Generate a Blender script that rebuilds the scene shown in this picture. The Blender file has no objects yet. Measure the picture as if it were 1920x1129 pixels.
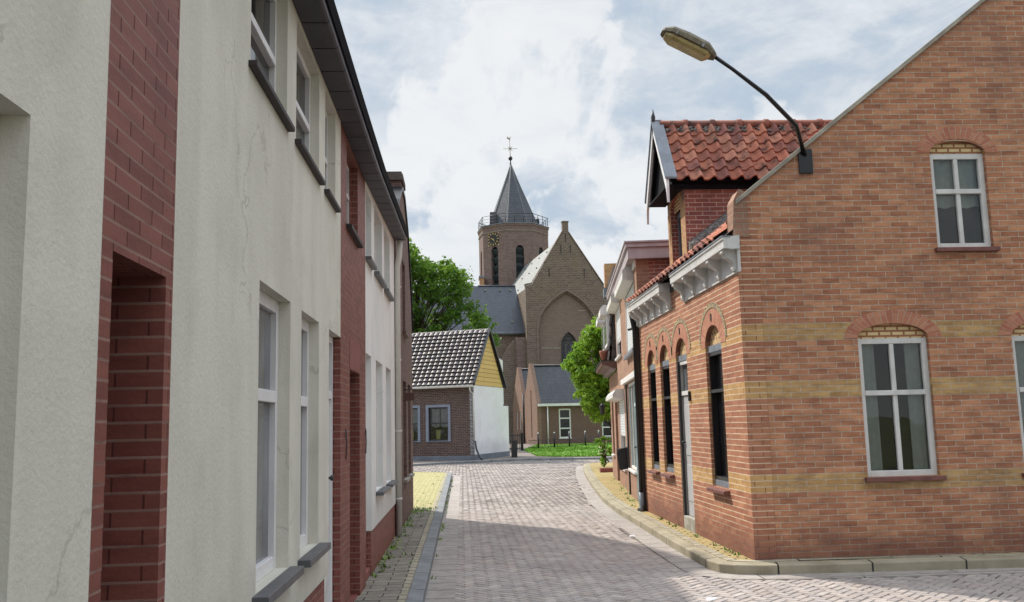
import bpy, math, random
from mathutils import Vector, Matrix, noise
from mathutils.geometry import tessellate_polygon
random.seed(7)
R = math.radians
sc = bpy.context.scene
col = sc.collection

# ------------------------------------------------------------------ camera
cd = bpy.data.cameras.new("camera"); cam = bpy.data.objects.new("camera", cd); col.objects.link(cam)
cd.sensor_width = 36.0; cd.lens = 36.0 * 1700 / 1920; cd.clip_start = 0.05; cd.clip_end = 3000
cr = Vector((0.99827261, -0.05353314, -0.02420744)); cu = Vector((0.0167018, -0.13645131, 0.99050598)); cf = Vector((0.05632803, 0.98919929, 0.13532151))
cam.matrix_world = Matrix(((cr.x, cu.x, -cf.x, 0), (cr.y, cu.y, -cf.y, 0), (cr.z, cu.z, -cf.z, 1.6), (0, 0, 0, 1)))
sc.camera = cam
# ------------------------------------------------------------------ view, sun, sky
sc.view_settings.view_transform = 'Standard'; sc.view_settings.look = 'None'
sc.view_settings.exposure = 0.14; sc.view_settings.gamma = 1
SUN_EL, SUN_AZ = R(45), R(-40)          # azimuth from +Y towards +X
sl = bpy.data.lights.new("sun", 'SUN'); so = bpy.data.objects.new("sun", sl); col.objects.link(so)
sl.energy = 4.7; sl.angle = R(1.2); sl.color = (1, 0.94, 0.84)
sv = Vector((math.sin(SUN_AZ) * math.cos(SUN_EL), math.cos(SUN_AZ) * math.cos(SUN_EL), math.sin(SUN_EL)))
so.rotation_euler = sv.to_track_quat('Z', 'Y').to_euler(); so.location = (-20, 20, 40)
w = bpy.data.worlds.new("World"); sc.world = w; w.use_nodes = True
nt = w.node_tree; N = nt.nodes; LK = nt.links; N.clear()
def wn(t, **k):
    n = N.new(t)
    for a, b in k.items(): setattr(n, a, b)
    return n
def wm(op, a, b=None, c=None, clamp=False):
    n = wn('ShaderNodeMath', operation=op, use_clamp=clamp)
    for i, v in enumerate((a, b, c)):
        if v is None: continue
        if isinstance(v, (int, float)): n.inputs[i].default_value = v
        else: LK.new(v, n.inputs[i])
    return n.outputs[0]
sky = wn('ShaderNodeTexSky', sky_type='NISHITA', sun_disc=False, sun_elevation=SUN_EL, sun_rotation=SUN_AZ)
tc = wn('ShaderNodeTexCoord'); sp = wn('ShaderNodeSeparateXYZ'); LK.new(tc.outputs['Generated'], sp.inputs[0])
zc = wm('MAXIMUM', sp.outputs[2], 0.0); den = wm('ADD', zc, 0.16)
cx = wn('ShaderNodeCombineXYZ'); LK.new(wm('DIVIDE', sp.outputs[0], den), cx.inputs[0]); LK.new(wm('DIVIDE', sp.outputs[1], den), cx.inputs[1]); cx.inputs[2].default_value = 4.3
def wnoise(scale, detail, rough, dist=0.0, vec=None):
    n = wn('ShaderNodeTexNoise'); LK.new(vec or cx.outputs[0], n.inputs['Vector'])
    n.inputs['Scale'].default_value = scale; n.inputs['Detail'].default_value = detail
    n.inputs['Roughness'].default_value = rough; n.inputs['Distortion'].default_value = dist
    return n.outputs['Fac']
def wramp(src, a, b):
    n = wn('ShaderNodeMapRange', interpolation_type='SMOOTHSTEP'); LK.new(src, n.inputs[0])
    n.inputs[1].default_value = a; n.inputs[2].default_value = b
    return n.outputs[0]
def wmix(f, a, b):
    n = wn('ShaderNodeMix', data_type='RGBA')
    if isinstance(f, float): n.inputs[0].default_value = f
    else: LK.new(f, n.inputs[0])
    for i, v in ((6, a), (7, b)):
        if isinstance(v, tuple): n.inputs[i].default_value = v + (1,)
        else: LK.new(v, n.inputs[i])
    return n.outputs[2]
mp = wn('ShaderNodeMapping'); LK.new(tc.outputs['Generated'], mp.inputs[0]); mp.inputs[3].default_value = (1.0, 1.0, 2.1); mp.inputs[1].default_value = (0.35, 0.2, 0.12)
V = mp.outputs[0]
n1 = wnoise(2.6, 10, 0.58, 0.9, V); n2 = wnoise(7.5, 10, 0.62, 0.5, V); n3 = wnoise(22.0, 8, 0.6, 0.3, V)
cov = wm('ADD', wm('ADD', wm('MULTIPLY', n1, 0.44), wm('MULTIPLY', n2, 0.46)), wm('MULTIPLY', n3, 0.10))
body = wramp(cov, 0.42, 0.53)                    # blue-grey gaps against cloud body
lite = wramp(cov, 0.48, 0.62)                     # sunlit parts of the cloud
cu3 = wnoise(4.6, 10, 0.56, 0.25, tc.outputs['Generated'])
puff = wramp(wm('SUBTRACT', cu3, wm('MULTIPLY', zc, 0.50)), 0.355, 0.395)
c1 = wmix(body, (4.7, 5.55, 6.5), (6.1, 6.6, 7.15))
c2 = wmix(wm('MULTIPLY', lite, 0.9), c1, (7.9, 8.15, 8.4))
c3 = wmix(wm('MULTIPLY', puff, wm('ADD', 0.45, wm('MULTIPLY', n2, 0.7))), c2, (8.4, 8.5, 8.55))
cl = wmix(0.92, sky.outputs[0], c3)
boost = wm('ADD', wm('MULTIPLY', wramp(sp.outputs[2], 0.46, 0.9), 2.0), 1.0)
vm = wn('ShaderNodeVectorMath', operation='SCALE'); LK.new(cl, vm.inputs[0]); LK.new(boost, vm.inputs[3])
bg = wn('ShaderNodeBackground'); LK.new(vm.outputs[0], bg.inputs[0]); bg.inputs[1].default_value = 0.1
wo = wn('ShaderNodeOutputWorld'); LK.new(bg.outputs[0], wo.inputs[0])

# ------------------------------------------------------------------ materials
class NT:
    def __init__(s, name):
        s.m = bpy.data.materials.new(name); s.m.use_nodes = True
        s.t = s.m.node_tree; s.n = s.t.nodes; s.b = s.n['Principled BSDF']
    def add(s, t, **k):
        x = s.n.new(t)
        for a, b in k.items(): setattr(x, a, b)
        return x
    def put(s, sock, v):
        if isinstance(v, (int, float)): sock.default_value = v
        elif isinstance(v, tuple): sock.default_value = v + (1,) if len(v) == 3 and sock.type == 'RGBA' else v
        else: s.t.links.new(v, sock)
    def math(s, op, a, b=None, clamp=False):
        x = s.add('ShaderNodeMath', operation=op, use_clamp=clamp); s.put(x.inputs[0], a)
        if b is not None: s.put(x.inputs[1], b)
        return x.outputs[0]
    def mix(s, f, a, b, bt='MIX'):
        x = s.add('ShaderNodeMix', data_type='RGBA', blend_type=bt); s.put(x.inputs[0], f); s.put(x.inputs[6], a); s.put(x.inputs[7], b)
        return x.outputs[2]
    def noise(s, vec, scale, detail=4, rough=0.55, dist=0.0):
        x = s.add('ShaderNodeTexNoise'); s.put(x.inputs['Vector'], vec); x.inputs['Scale'].default_value = scale
        x.inputs['Detail'].default_value = detail; x.inputs['Roughness'].default_value = rough; x.inputs['Distortion'].default_value = dist
        return x.outputs['Fac']
    def ramp(s, src, a, b, lo=0.0, hi=1.0):
        x = s.add('ShaderNodeMapRange', interpolation_type='SMOOTHSTEP'); s.put(x.inputs[0], src)
        for i, v in enumerate((a, b, lo, hi)): x.inputs[i + 1].default_value = v
        return x.outputs[0]
    def map(s, vec, sc=(1, 1, 1), rot=(0, 0, 0), loc=(0, 0, 0)):
        x = s.add('ShaderNodeMapping'); s.put(x.inputs[0], vec); x.inputs[1].default_value = loc; x.inputs[2].default_value = rot; x.inputs[3].default_value = sc
        return x.outputs[0]
    def uv(s): return s.add('ShaderNodeTexCoord').outputs['UV']
    def obj(s): return s.add('ShaderNodeTexCoord').outputs['Object']
    def geo(s): return s.add('ShaderNodeNewGeometry').outputs['Position']
    def sep(s, v):
        x = s.add('ShaderNodeSeparateXYZ'); s.put(x.inputs[0], v); return x.outputs
    def comb(s, a, b, c=0.0):
        x = s.add('ShaderNodeCombineXYZ'); s.put(x.inputs[0], a); s.put(x.inputs[1], b); s.put(x.inputs[2], c); return x.outputs[0]
    def brick(s, vec, c1, c2, mort, bw, rh, ms, smooth=0.15, offset=0.5, bias=0.0):
        x = s.add('ShaderNodeTexBrick', offset=offset, squash=1.0); s.put(x.inputs['Vector'], vec)
        s.put(x.inputs['Color1'], c1); s.put(x.inputs['Color2'], c2); s.put(x.inputs['Mortar'], mort)
        x.inputs['Scale'].default_value = 1; x.inputs['Mortar Size'].default_value = ms; x.inputs['Mortar Smooth'].default_value = smooth
        x.inputs['Bias'].default_value = bias; x.inputs['Brick Width'].default_value = bw; x.inputs['Row Height'].default_value = rh
        return x.outputs['Color'], x.outputs['Fac']
    def bump(s, h, strength=0.5, dist=0.01, inv=False):
        x = s.add('ShaderNodeBump', invert=inv); s.put(x.inputs['Height'], h); x.inputs['Strength'].default_value = strength; x.inputs['Distance'].default_value = dist
        s.t.links.new(x.outputs[0], s.b.inputs['Normal'])
    def done(s, color, rough=0.8, spec=None, metal=None):
        s.put(s.b.inputs['Base Color'], color); s.put(s.b.inputs['Roughness'], rough)
        if spec is not None: s.b.inputs['Specular IOR Level'].default_value = spec
        if metal is not None: s.b.inputs['Metallic'].default_value = metal
        return s.m
def mat_plain(name, c, rough=0.6, var=0.25, scale=6, spec=0.4, bump=0.0, metal=None, streak=0.0):
    m = NT(name); p = m.geo(); n = m.noise(p, scale, 5, 0.6)
    c2 = tuple(v * (1 - var) for v in c)
    k = m.mix(m.ramp(n, 0.3, 0.7), c, c2)
    if streak:
        st = m.noise(m.map(p, (9, 9, 0.7)), 1.0, 5, 0.6)
        k = m.mix(m.ramp(st, 0.5, 0.8, 0, streak), k, tuple(v * 0.35 for v in c))
    if bump: m.bump(m.noise(p, scale * 12, 4), bump, 0.01)
    return m.done(k, rough, spec, metal)
def mat_brick(name, c1, c2, mort, bw=0.21, rh=0.0625, ms=0.006, band=None, bandc=None, var=0.5, dirt=0.0, rough=0.8, stain=None, bumpd=0.006, spec=0.25, bed=0.0, clean=None):
    m = NT(name); uv = m.uv(); mort0 = mort
    if bed: mort = tuple((a + b) * 0.24 for a, b in zip(c1, c2))
    wob = m.noise(uv, 1.3, 2); u2 = m.sep(uv)
    vec = m.comb(u2[0], m.math('ADD', u2[1], m.math('MULTIPLY', m.math('SUBTRACT', wob, 0.5), 0.008)))
    cc, f = m.brick(vec, c1, c2, mort, bw, rh, ms)
    if band:
        bc, f2 = m.brick(vec, bandc[0], bandc[1], mort, bw, rh, ms)
        s = None
        for a, b in band:
            t = m.math('MULTIPLY', m.math('GREATER_THAN', u2[1], a), m.math('LESS_THAN', u2[1], b))
            s = t if s is None else m.math('ADD', s, t)
        cc = m.mix(s, cc, bc)
    if bed:
        vy = m.sep(vec)[1]; dj = m.math('MULTIPLY', m.math('ABSOLUTE', m.math('SUBTRACT', m.math('FRACT', m.math('ADD', m.math('DIVIDE', vy, rh), 0.5)), 0.5)), rh)
        bm_ = m.math('MULTIPLY', m.ramp(dj, ms * 0.8, ms * 1.5, 1.0, 0.0), m.ramp(m.noise(uv, 2.2, 5, 0.7), 0.30, 0.50, 0.35, bed))
        if clean: bm_ = m.math('MULTIPLY', bm_, m.ramp(m.math('ADD', u2[1], m.math('MULTIPLY', m.noise(uv, 1.1, 3), 0.35)), clean, clean + 0.25, 0.25, 1.0))
        cc = m.mix(bm_, cc, mort0)
    n1 = m.noise(m.map(uv, (4, 14, 1)), 1.0, 4, 0.7)
    k = m.mix(m.ramp(n1, 0.35, 0.75, 0, var), cc, m.mix(1.0, cc, (0.45, 0.42, 0.42), 'MULTIPLY'))
    if dirt:
        n2 = m.noise(uv, 0.9, 6, 0.7)
        k = m.mix(m.ramp(n2, 0.45, 0.75, 0, dirt), k, stain or (0.06, 0.05, 0.045))
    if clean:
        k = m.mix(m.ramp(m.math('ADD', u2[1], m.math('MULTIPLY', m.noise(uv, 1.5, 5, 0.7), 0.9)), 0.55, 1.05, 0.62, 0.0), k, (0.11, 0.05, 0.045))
    h = m.math('ADD', m.math('MULTIPLY', f, -1.0), m.math('MULTIPLY', m.noise(uv, 60, 3), 0.35))
    m.bump(h, 0.7, bumpd)
    return m.done(k, m.mix(f, (rough,) * 3, (0.95,) * 3), spec)
def mat_attr(name, rough=0.8, dark=(0.03, 0.028, 0.025), dirt=0.5, scale=5.0, spec=0.3, bump=0.3, d2=None):
    m = NT(name); a = m.add('ShaderNodeVertexColor', layer_name='Col').outputs[0]; p = m.geo()
    n = m.noise(p, scale, 6, 0.7)
    k = m.mix(m.ramp(n, 0.45, 0.72, 0, dirt), a, dark)
    if d2:
        k = m.mix(m.ramp(m.noise(p, 0.55, 5, 0.6), 0.45, 0.68, 0, d2[1]), k, d2[0])
        k = m.mix(m.ramp(m.noise(p, 1.7, 6, 0.7, 0.4), 0.56, 0.72, 0, 0.5), k, (0.17, 0.145, 0.13))
        k = m.mix(m.ramp(m.noise(m.map(p, (1.6, 0.12, 1)), 1, 3, 0.5), 0.5, 0.7, 0, 0.3), k, (0.44, 0.40, 0.37))
    m.bump(m.noise(p, scale * 14, 4, 0.6), bump, 0.006)
    return m.done(k, rough, spec)
M = {}
def plaster(name, c, c2, mott=0.6):
    m = NT(name); p = m.geo()
    s = m.noise(m.map(p, (3, 3, 0.35)), 1.0, 6, 0.65)
    k = m.mix(m.ramp(s, 0.38, 0.7, 0, mott), c, c2)
    k = m.mix(m.ramp(m.noise(p, 2.2, 6, 0.65), 0.45, 0.75, 0, 0.3), k, tuple(v * 0.76 for v in c2))
    sz = m.sep(p)[2]
    k = m.mix(m.math('MULTIPLY', m.ramp(m.math('ADD', sz, m.math('MULTIPLY', m.noise(p, 3, 4), 0.7)), 0.9, 1.5, 0.4, 0.0), 1.0), k, tuple(v * 0.6 for v in c2))
    vo = m.add('ShaderNodeTexVoronoi', feature='DISTANCE_TO_EDGE'); wp = m.add('ShaderNodeVectorMath', operation='ADD'); nz = m.add('ShaderNodeTexNoise'); m.put(nz.inputs['Vector'], p); nz.inputs['Scale'].default_value = 3.5; nz.inputs['Detail'].default_value = 6
    m.put(wp.inputs[0], p); sc_ = m.add('ShaderNodeVectorMath', operation='SCALE'); m.put(sc_.inputs[0], nz.outputs['Color']); sc_.inputs[3].default_value = 0.5; m.put(wp.inputs[1], sc_.outputs[0])
    m.put(vo.inputs['Vector'], wp.outputs[0]); vo.inputs['Scale'].default_value = 0.8
    ck_ = m.math('MULTIPLY', m.ramp(vo.outputs['Distance'], 0.002, 0.008, 1, 0), m.ramp(m.noise(p, 0.8, 3), 0.5, 0.6, 0, 0.3)); k = m.mix(ck_, k, tuple(v * 0.35 for v in c2))
    k = m.mix(m.ramp(m.noise(p, 0.7, 2, 0.4), 0.52, 0.56, 0, 0.16), k, tuple(v * 0.8 for v in c2))
    m.bump(m.math('ADD', m.noise(p, 55, 4, 0.7), m.math('MULTIPLY', m.noise(p, 12, 3), 0.6)), 0.45, 0.008)
    return m.done(k, 0.9, 0.2)
M['cream'] = plaster('cream_render', (0.69, 0.655, 0.565), (0.56, 0.53, 0.45), 0.55)
M['whitew'] = plaster('white_render', (0.80, 0.785, 0.75), (0.70, 0.685, 0.65), 0.4)
M['bluewhite'] = plaster('pale_blue_render', (0.80, 0.785, 0.815), (0.74, 0.725, 0.755), 0.3)
M['redbrick'] = mat_brick('dark_red_brick', (0.185, 0.058, 0.046), (0.25, 0.085, 0.066), (0.36, 0.22, 0.18), bw=0.20, rh=0.0545, ms=0.0038, var=0.45, rough=0.55, bed=0.8)
M['redplain'] = mat_plain('red_lintel', (0.24, 0.075, 0.065), 0.6, 0.2)
B0 = [(0.816, 1.003), (1.817, 2.004), (2.442, 2.630)]
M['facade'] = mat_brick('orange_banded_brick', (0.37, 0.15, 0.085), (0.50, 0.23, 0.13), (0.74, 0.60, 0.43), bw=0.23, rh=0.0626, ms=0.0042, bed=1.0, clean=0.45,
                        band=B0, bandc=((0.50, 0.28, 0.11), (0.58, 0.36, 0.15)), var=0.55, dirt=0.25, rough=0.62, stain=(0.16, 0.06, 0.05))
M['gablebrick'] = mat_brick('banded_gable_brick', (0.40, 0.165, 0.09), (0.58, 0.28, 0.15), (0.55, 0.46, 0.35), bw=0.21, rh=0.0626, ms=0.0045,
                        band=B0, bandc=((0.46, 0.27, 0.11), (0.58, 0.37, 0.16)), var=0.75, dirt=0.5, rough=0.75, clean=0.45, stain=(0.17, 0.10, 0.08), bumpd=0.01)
M['dormerbrick'] = mat_brick('mauve_red_brick', (0.25, 0.078, 0.06), (0.35, 0.12, 0.09), (0.58, 0.42, 0.36), bw=0.21, rh=0.0645, ms=0.0062, var=0.5, dirt=0.5, rough=0.6, stain=(0.10, 0.05, 0.045))
M['soldier'] = mat_brick('orange_soldier_brick', (0.42, 0.16, 0.10), (0.53, 0.25, 0.15), (0.50, 0.36, 0.27), bw=0.2, rh=0.05, ms=0.003, var=0.3)
M['yellowbrick'] = mat_brick('yellow_trim_brick', (0.52, 0.33, 0.14), (0.46, 0.22, 0.12), (0.35, 0.24, 0.16), bw=0.1, rh=0.05, ms=0.005, var=0.4)
M['headers'] = mat_brick('pale_header_brick', (0.55, 0.43, 0.22), (0.34, 0.27, 0.19), (0.14, 0.11, 0.09), bw=0.1, rh=0.05, ms=0.006, var=0.4)
M['tymp'] = mat_brick('zigzag_infill', (0.80, 0.62, 0.34), (0.74, 0.55, 0.28), (0.35, 0.17, 0.09), bw=0.14, rh=0.055, ms=0.012, var=0.4)
M['brownbrick'] = mat_brick('brown_purple_brick', (0.135, 0.085, 0.075), (0.19, 0.12, 0.10), (0.20, 0.15, 0.13), var=0.4)
M['darkbrick'] = mat_brick('dark_brown_brick', (0.075, 0.05, 0.045), (0.125, 0.08, 0.068), (0.23, 0.18, 0.16), bw=0.22, rh=0.075, ms=0.010, var=0.6, dirt=0.3)
M['housec'] = mat_brick('buff_brown_brick', (0.30, 0.155, 0.105), (0.38, 0.21, 0.14), (0.36, 0.27, 0.20), var=0.4, dirt=0.4, stain=(0.15, 0.11, 0.07))
M['churchbrick'] = mat_brick('weathered_church_brick', (0.145, 0.105, 0.085), (0.225, 0.168, 0.135), (0.28, 0.235, 0.195), bw=0.42, rh=0.16, ms=0.024, var=0.8, dirt=0.75, stain=(0.20, 0.16, 0.10))
M['churchinfill'] = mat_brick('pale_church_infill', (0.205, 0.155, 0.125), (0.245, 0.185, 0.15), (0.26, 0.20, 0.16), bw=0.42, rh=0.16, ms=0.012, var=0.35, dirt=0.3, stain=(0.17, 0.125, 0.09))
M['towerbrick'] = mat_brick('tower_brick', (0.16, 0.108, 0.096), (0.235, 0.165, 0.145), (0.26, 0.20, 0.175), bw=0.42, rh=0.16, ms=0.02, var=0.6, dirt=0.3, stain=(0.14, 0.12, 0.09))
M['annexbrick'] = mat_brick('annex_brick', (0.165, 0.095, 0.078), (0.20, 0.12, 0.10), (0.17, 0.12, 0.10), var=0.2)
M['annexlight'] = mat_brick('annex_light_brick', (0.23, 0.145, 0.11), (0.28, 0.18, 0.135), (0.24, 0.18, 0.15), var=0.25)
def slate(name, c1, c2, bw, rh, rough=0.45, ms=0.012):
    m = NT(name); uv = m.uv(); cc, f = m.brick(uv, c1, c2, tuple(v * 0.4 for v in c1), bw, rh, ms)
    n = m.noise(uv, 0.8, 6, 0.65); k = m.mix(m.ramp(n, 0.35, 0.7, 0, 0.5), cc, tuple(v * 0.6 for v in c1))
    k = m.mix(m.ramp(m.noise(m.map(uv, (2.5, 0.25, 1)), 1, 5), 0.5, 0.75, 0, 0.35), k, tuple(v * 1.6 for v in c2))
    m.bump(m.math('MULTIPLY', f, -1.0), 0.5, 0.015); return m.done(k, rough, 0.5)
M['slate'] = slate('blue_slate', (0.045, 0.052, 0.072), (0.062, 0.07, 0.092), 0.3, 0.2)
M['spire'] = slate('spire_slate', (0.05, 0.056, 0.072), (0.07, 0.077, 0.095), 0.3, 0.25, 0.6)
M['greyslate'] = slate('pale_grey_slate', (0.20, 0.21, 0.205), (0.25, 0.26, 0.25), 0.35, 0.22, 0.6)
M['annextile'] = slate('dark_flat_tile', (0.035, 0.037, 0.048), (0.052, 0.055, 0.068), 0.25, 0.3, 0.5, 0.02)
M['plaintile'] = slate('old_plain_tile', (0.05, 0.04, 0.038), (0.09, 0.07, 0.062), 0.25, 0.2, 0.6, 0.02)
M['fascia'] = mat_plain('anthracite_panel', (0.082, 0.075, 0.09), 0.55, 0.25, 4, 0.3, streak=0.5)
M['lead'] = mat_plain('weathered_zinc', (0.20, 0.225, 0.26), 0.45, 0.3, 5, 0.5, 0.1, streak=0.4)
M['mossy'] = mat_plain('lichen_mortar', (0.30, 0.27, 0.25), 0.95, 0.8, 28, 0.1, 0.8)
M['white'] = mat_plain('white_paint', (0.78, 0.755, 0.75), 0.45, 0.12, 3, 0.4, streak=0.12)
M['oldwhite'] = mat_plain('grey_white_paint', (0.68, 0.67, 0.64), 0.55, 0.15, 5, 0.35, 0.1, streak=0.4)
M['lilac'] = mat_plain('lilac_grey_paint', (0.43, 0.37, 0.385), 0.55, 0.18, 4, 0.3, streak=0.35)
M['pipe'] = mat_plain('grey_white_pvc', (0.66, 0.645, 0.60), 0.4, 0.1, 3, 0.4)
M['blackp'] = mat_plain('black_paint', (0.012, 0.012, 0.015), 0.35, 0.3, 6, 0.5)
M['soot'] = mat_plain('matt_black', (0.012, 0.012, 0.016), 0.85, 0.3, 6, 0.1)
M['brownstone'] = mat_plain('dark_brown_stone', (0.12, 0.10, 0.09), 0.9, 0.4, 8, 0.1, 0.4)
M['bluegrey'] = mat_plain('blue_grey_paint', (0.22, 0.25, 0.32), 0.5, 0.15, 4)
M['plinthgrey'] = mat_plain('grey_blue_plinth', (0.17, 0.19, 0.225), 0.7, 0.3, 2, 0.3, 0.2)
M['slatesill'] = mat_plain('dark_stone_sill', (0.11, 0.11, 0.118), 0.45, 0.3, 8, 0.5, 0.1)
M['darkup'] = mat_plain('dark_tile_sill', (0.045, 0.035, 0.035), 0.6, 0.3, 8)
M['redsill'] = mat_plain('red_tile_sill', (0.20, 0.08, 0.065), 0.55, 0.35, 8, 0.4, 0.2)
M['concrete'] = mat_plain('grey_concrete', (0.34, 0.34, 0.34), 0.85, 0.35, 5, 0.2, 0.3, streak=0.2)
M['step'] = mat_plain('pale_concrete', (0.40, 0.38, 0.33), 0.85, 0.35, 8, 0.2, 0.4)
M['brownp'] = mat_plain('brown_painted_wood', (0.13, 0.06, 0.05), 0.5, 0.25, 5)
M['rust'] = mat_plain('rusty_iron', (0.08, 0.03, 0.025), 0.7, 0.4, 20)
M['yelwood'] = None
m = NT('yellow_boards'); p = m.uv(); cc, f = m.brick(p, (0.60, 0.40, 0.13), (0.67, 0.46, 0.16), (0.24, 0.14, 0.05), 6.0, 0.2, 0.012, 0.1)
m.bump(f, 0.5, 0.01, True); M['yelwood'] = m.done(m.mix(m.ramp(m.noise(p, 2, 5), 0.4, 0.8, 0, 0.3), cc, (0.5, 0.33, 0.12)), 0.6, 0.3)
def shutter(name, c):
    m = NT(name); u = m.sep(m.uv()); f = m.math('FRACT', m.math('DIVIDE', u[1], 0.062))
    k = m.mix(m.ramp(f, 0.84, 0.92), c, tuple(v * 0.35 for v in c)); m.bump(m.math('SINE', m.math('MULTIPLY', f, math.pi)), 0.6, 0.012)
    return m.done(k, 0.4, 0.4)
M['shutter'] = shutter('roller_slats', (0.70, 0.72, 0.73))
def glassm(name, c, rough=0.06, refl=0.5):
    m = NT(name); p = m.geo(); m.bump(m.noise(p, 1.6, 3), 0.08, 0.05)
    return m.done(m.mix(m.ramp(m.noise(p, 1.2, 3), 0.4, 0.6), c, tuple(v * 0.5 for v in c)), rough, refl)
M['glass'] = glassm('dark_window_glass', (0.016, 0.018, 0.022))
M['glassblack'] = glassm('unlit_window_glass', (0.006, 0.006, 0.008), 0.15, 0.25)
M['glassgrey'] = glassm('net_curtain_glass', (0.20, 0.20, 0.21), 0.1)
M['glassteal'] = glassm('shop_window_glass', (0.16, 0.22, 0.21), 0.05)
M['leadglass'] = glassm('leaded_church_glass', (0.03, 0.034, 0.042), 0.25, 0.4)
M['louvre'] = mat_plain('dark_green_louvre', (0.03, 0.045, 0.055), 0.5, 0.3, 4)
M['stone'] = mat_plain('pale_tracery_stone', (0.20, 0.19, 0.17), 0.9, 0.3, 4)
M['gold'] = mat_plain('gilt_metal', (0.62, 0.46, 0.14), 0.4, 0.1, 4, 0.5)
M['iron'] = mat_plain('dark_iron', (0.03, 0.032, 0.038), 0.5, 0.3, 5)
M['palestone'] = mat_plain('pale_coping_stone', (0.42, 0.38, 0.31), 0.9, 0.4, 3)
M['cherry'] = mat_plain('cherry_red', (0.24, 0.03, 0.03), 0.5, 0.2)
M['lemon'] = mat_plain('lemon_pot', (0.62, 0.55, 0.18), 0.5, 0.15)
M['cloth'] = mat_plain('white_cloth', (0.42, 0.40, 0.42), 0.9, 0.3, 9)
M['terra'] = mat_plain('terracotta', (0.33, 0.11, 0.07), 0.8, 0.3, 12)
M['door_grey'] = mat_plain('grey_door_paint', (0.46, 0.46, 0.46), 0.45, 0.15, 4, streak=0.15)
M['door_blue'] = mat_plain('pale_blue_door_paint', (0.52, 0.62, 0.64), 0.4, 0.1, 4)
M['lamphood'] = mat_plain('mossy_grey_lamp_hood', (0.22, 0.185, 0.13), 0.75, 0.45, 22, 0.3, 0.3)
m = NT('yellowed_lamp_diffuser'); p = m.geo(); n = m.noise(p, 9, 4)
m.b.inputs['Transmission Weight'].default_value = 0.25
M['diffuser'] = m.done(m.mix(m.ramp(n, 0.35, 0.7), (0.62, 0.50, 0.20), (0.44, 0.33, 0.14)), 0.35, 0.5)
M['bark'] = mat_plain('grey_bark', (0.075, 0.06, 0.045), 0.95, 0.5, 9, 0.1, 0.6)
M['paper'] = mat_plain('crumpled_paper', (0.72, 0.73, 0.75), 0.9, 0.15, 30)
def leafm(name, c, c2):
    m = NT(name); p = m.geo(); a = m.add('ShaderNodeVertexColor', layer_name='Col').outputs[0]
    k = m.mix(1.0, m.mix(m.ramp(m.noise(p, 1.2, 3), 0.35, 0.65), c, c2), a, 'MULTIPLY')
    m.done(k, 0.5, 0.35)
    tr = m.add('ShaderNodeBsdfTranslucent'); m.put(tr.inputs[0], m.mix(0.5, k, (0.25, 0.4, 0.03)))
    mx = m.add('ShaderNodeMixShader'); mx.inputs[0].default_value = 0.42
    m.t.links.new(m.b.outputs[0], mx.inputs[1]); m.t.links.new(tr.outputs[0], mx.inputs[2])
    m.t.links.new(mx.outputs[0], m.n['Material Output'].inputs[0]); return m.m
M['leaf'] = leafm('green_leaf', (0.105, 0.21, 0.03), (0.06, 0.14, 0.022))
M['lime'] = leafm('lime_leaf', (0.26, 0.42, 0.045), (0.15, 0.29, 0.03))
M['flower'] = mat_plain('cream_flower', (0.7, 0.66, 0.45), 0.7, 0.1)
M['pantile'] = mat_attr('orange_pantile', 0.88, (0.04, 0.028, 0.026), 0.95, 6.0, bump=0.6)
M['glazed'] = mat_attr('glazed_dark_pantile', 0.52, (0.03, 0.027, 0.02), 0.5, 2.0, 0.6, 0.05)
M['setts'] = mat_attr('mauve_paving_brick', 0.78, (0.12, 0.10, 0.10), 0.35, 3.0, 0.3, 0.5, d2=((0.25, 0.215, 0.20), 0.5))
m = NT('road_joint_sand'); p = m.geo(); M['joint'] = m.done(m.mix(m.noise(p, 4, 4), (0.05, 0.043, 0.04), (0.11, 0.095, 0.085)), 0.95, 0.1)
def paving(name, c1, c2, mort, bw, rh, ms, moss, mossa, rot=0.0, off=0.5, sand=None):
    m = NT(name); p = m.geo(); q = m.map(p, (1, 1, 1), (0, 0, rot)); s = m.sep(q)
    wv = m.math('MULTIPLY', m.math('SUBTRACT', m.noise(p, 0.9, 3), 0.5), 0.05)
    v = m.comb(m.math('ADD', s[0], wv), m.math('ADD', s[1], wv))
    cc, f = m.brick(v, c1, c2, mort, bw, rh, ms, 0.2, off)
    k = m.mix(m.ramp(m.noise(p, 7, 5, 0.65), 0.4, 0.75, 0, 0.55), cc, tuple(x * 0.55 for x in c1))
    if sand: k = m.mix(m.ramp(m.noise(p, 2.3, 6, 0.7), 0.42, 0.62, 0, 0.85), k, sand)
    k = m.mix(m.ramp(m.noise(p, 1.7, 6, 0.75), 0.55, 0.72, 0, mossa), k, moss)
    m.bump(m.math('SUBTRACT', m.math('MULTIPLY', m.noise(p, 22, 5, 0.7), 0.7), f), 0.8, 0.012)
    return m.done(k, 0.88, 0.2)
M['pave_y'] = paving('yellow_paving_brick', (0.44, 0.345, 0.16), (0.54, 0.42, 0.20), (0.04, 0.034, 0.02), 0.21, 0.085, 0.014, (0.13, 0.14, 0.04), 0.7, 0.5, 0.5, (0.40, 0.30, 0.13))
M['pave_yl'] = paving('pale_yellow_paving', (0.38, 0.345, 0.17), (0.45, 0.405, 0.21), (0.16, 0.15, 0.06), 0.21, 0.105, 0.008, (0.20, 0.23, 0.06), 0.55)
M['pave_t'] = paving('grey_brown_paving_tile', (0.21, 0.185, 0.155), (0.29, 0.26, 0.215), (0.035, 0.032, 0.028), 0.3, 0.15, 0.006, (0.08, 0.095, 0.035), 0.6, 0.0, 0.5)
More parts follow.
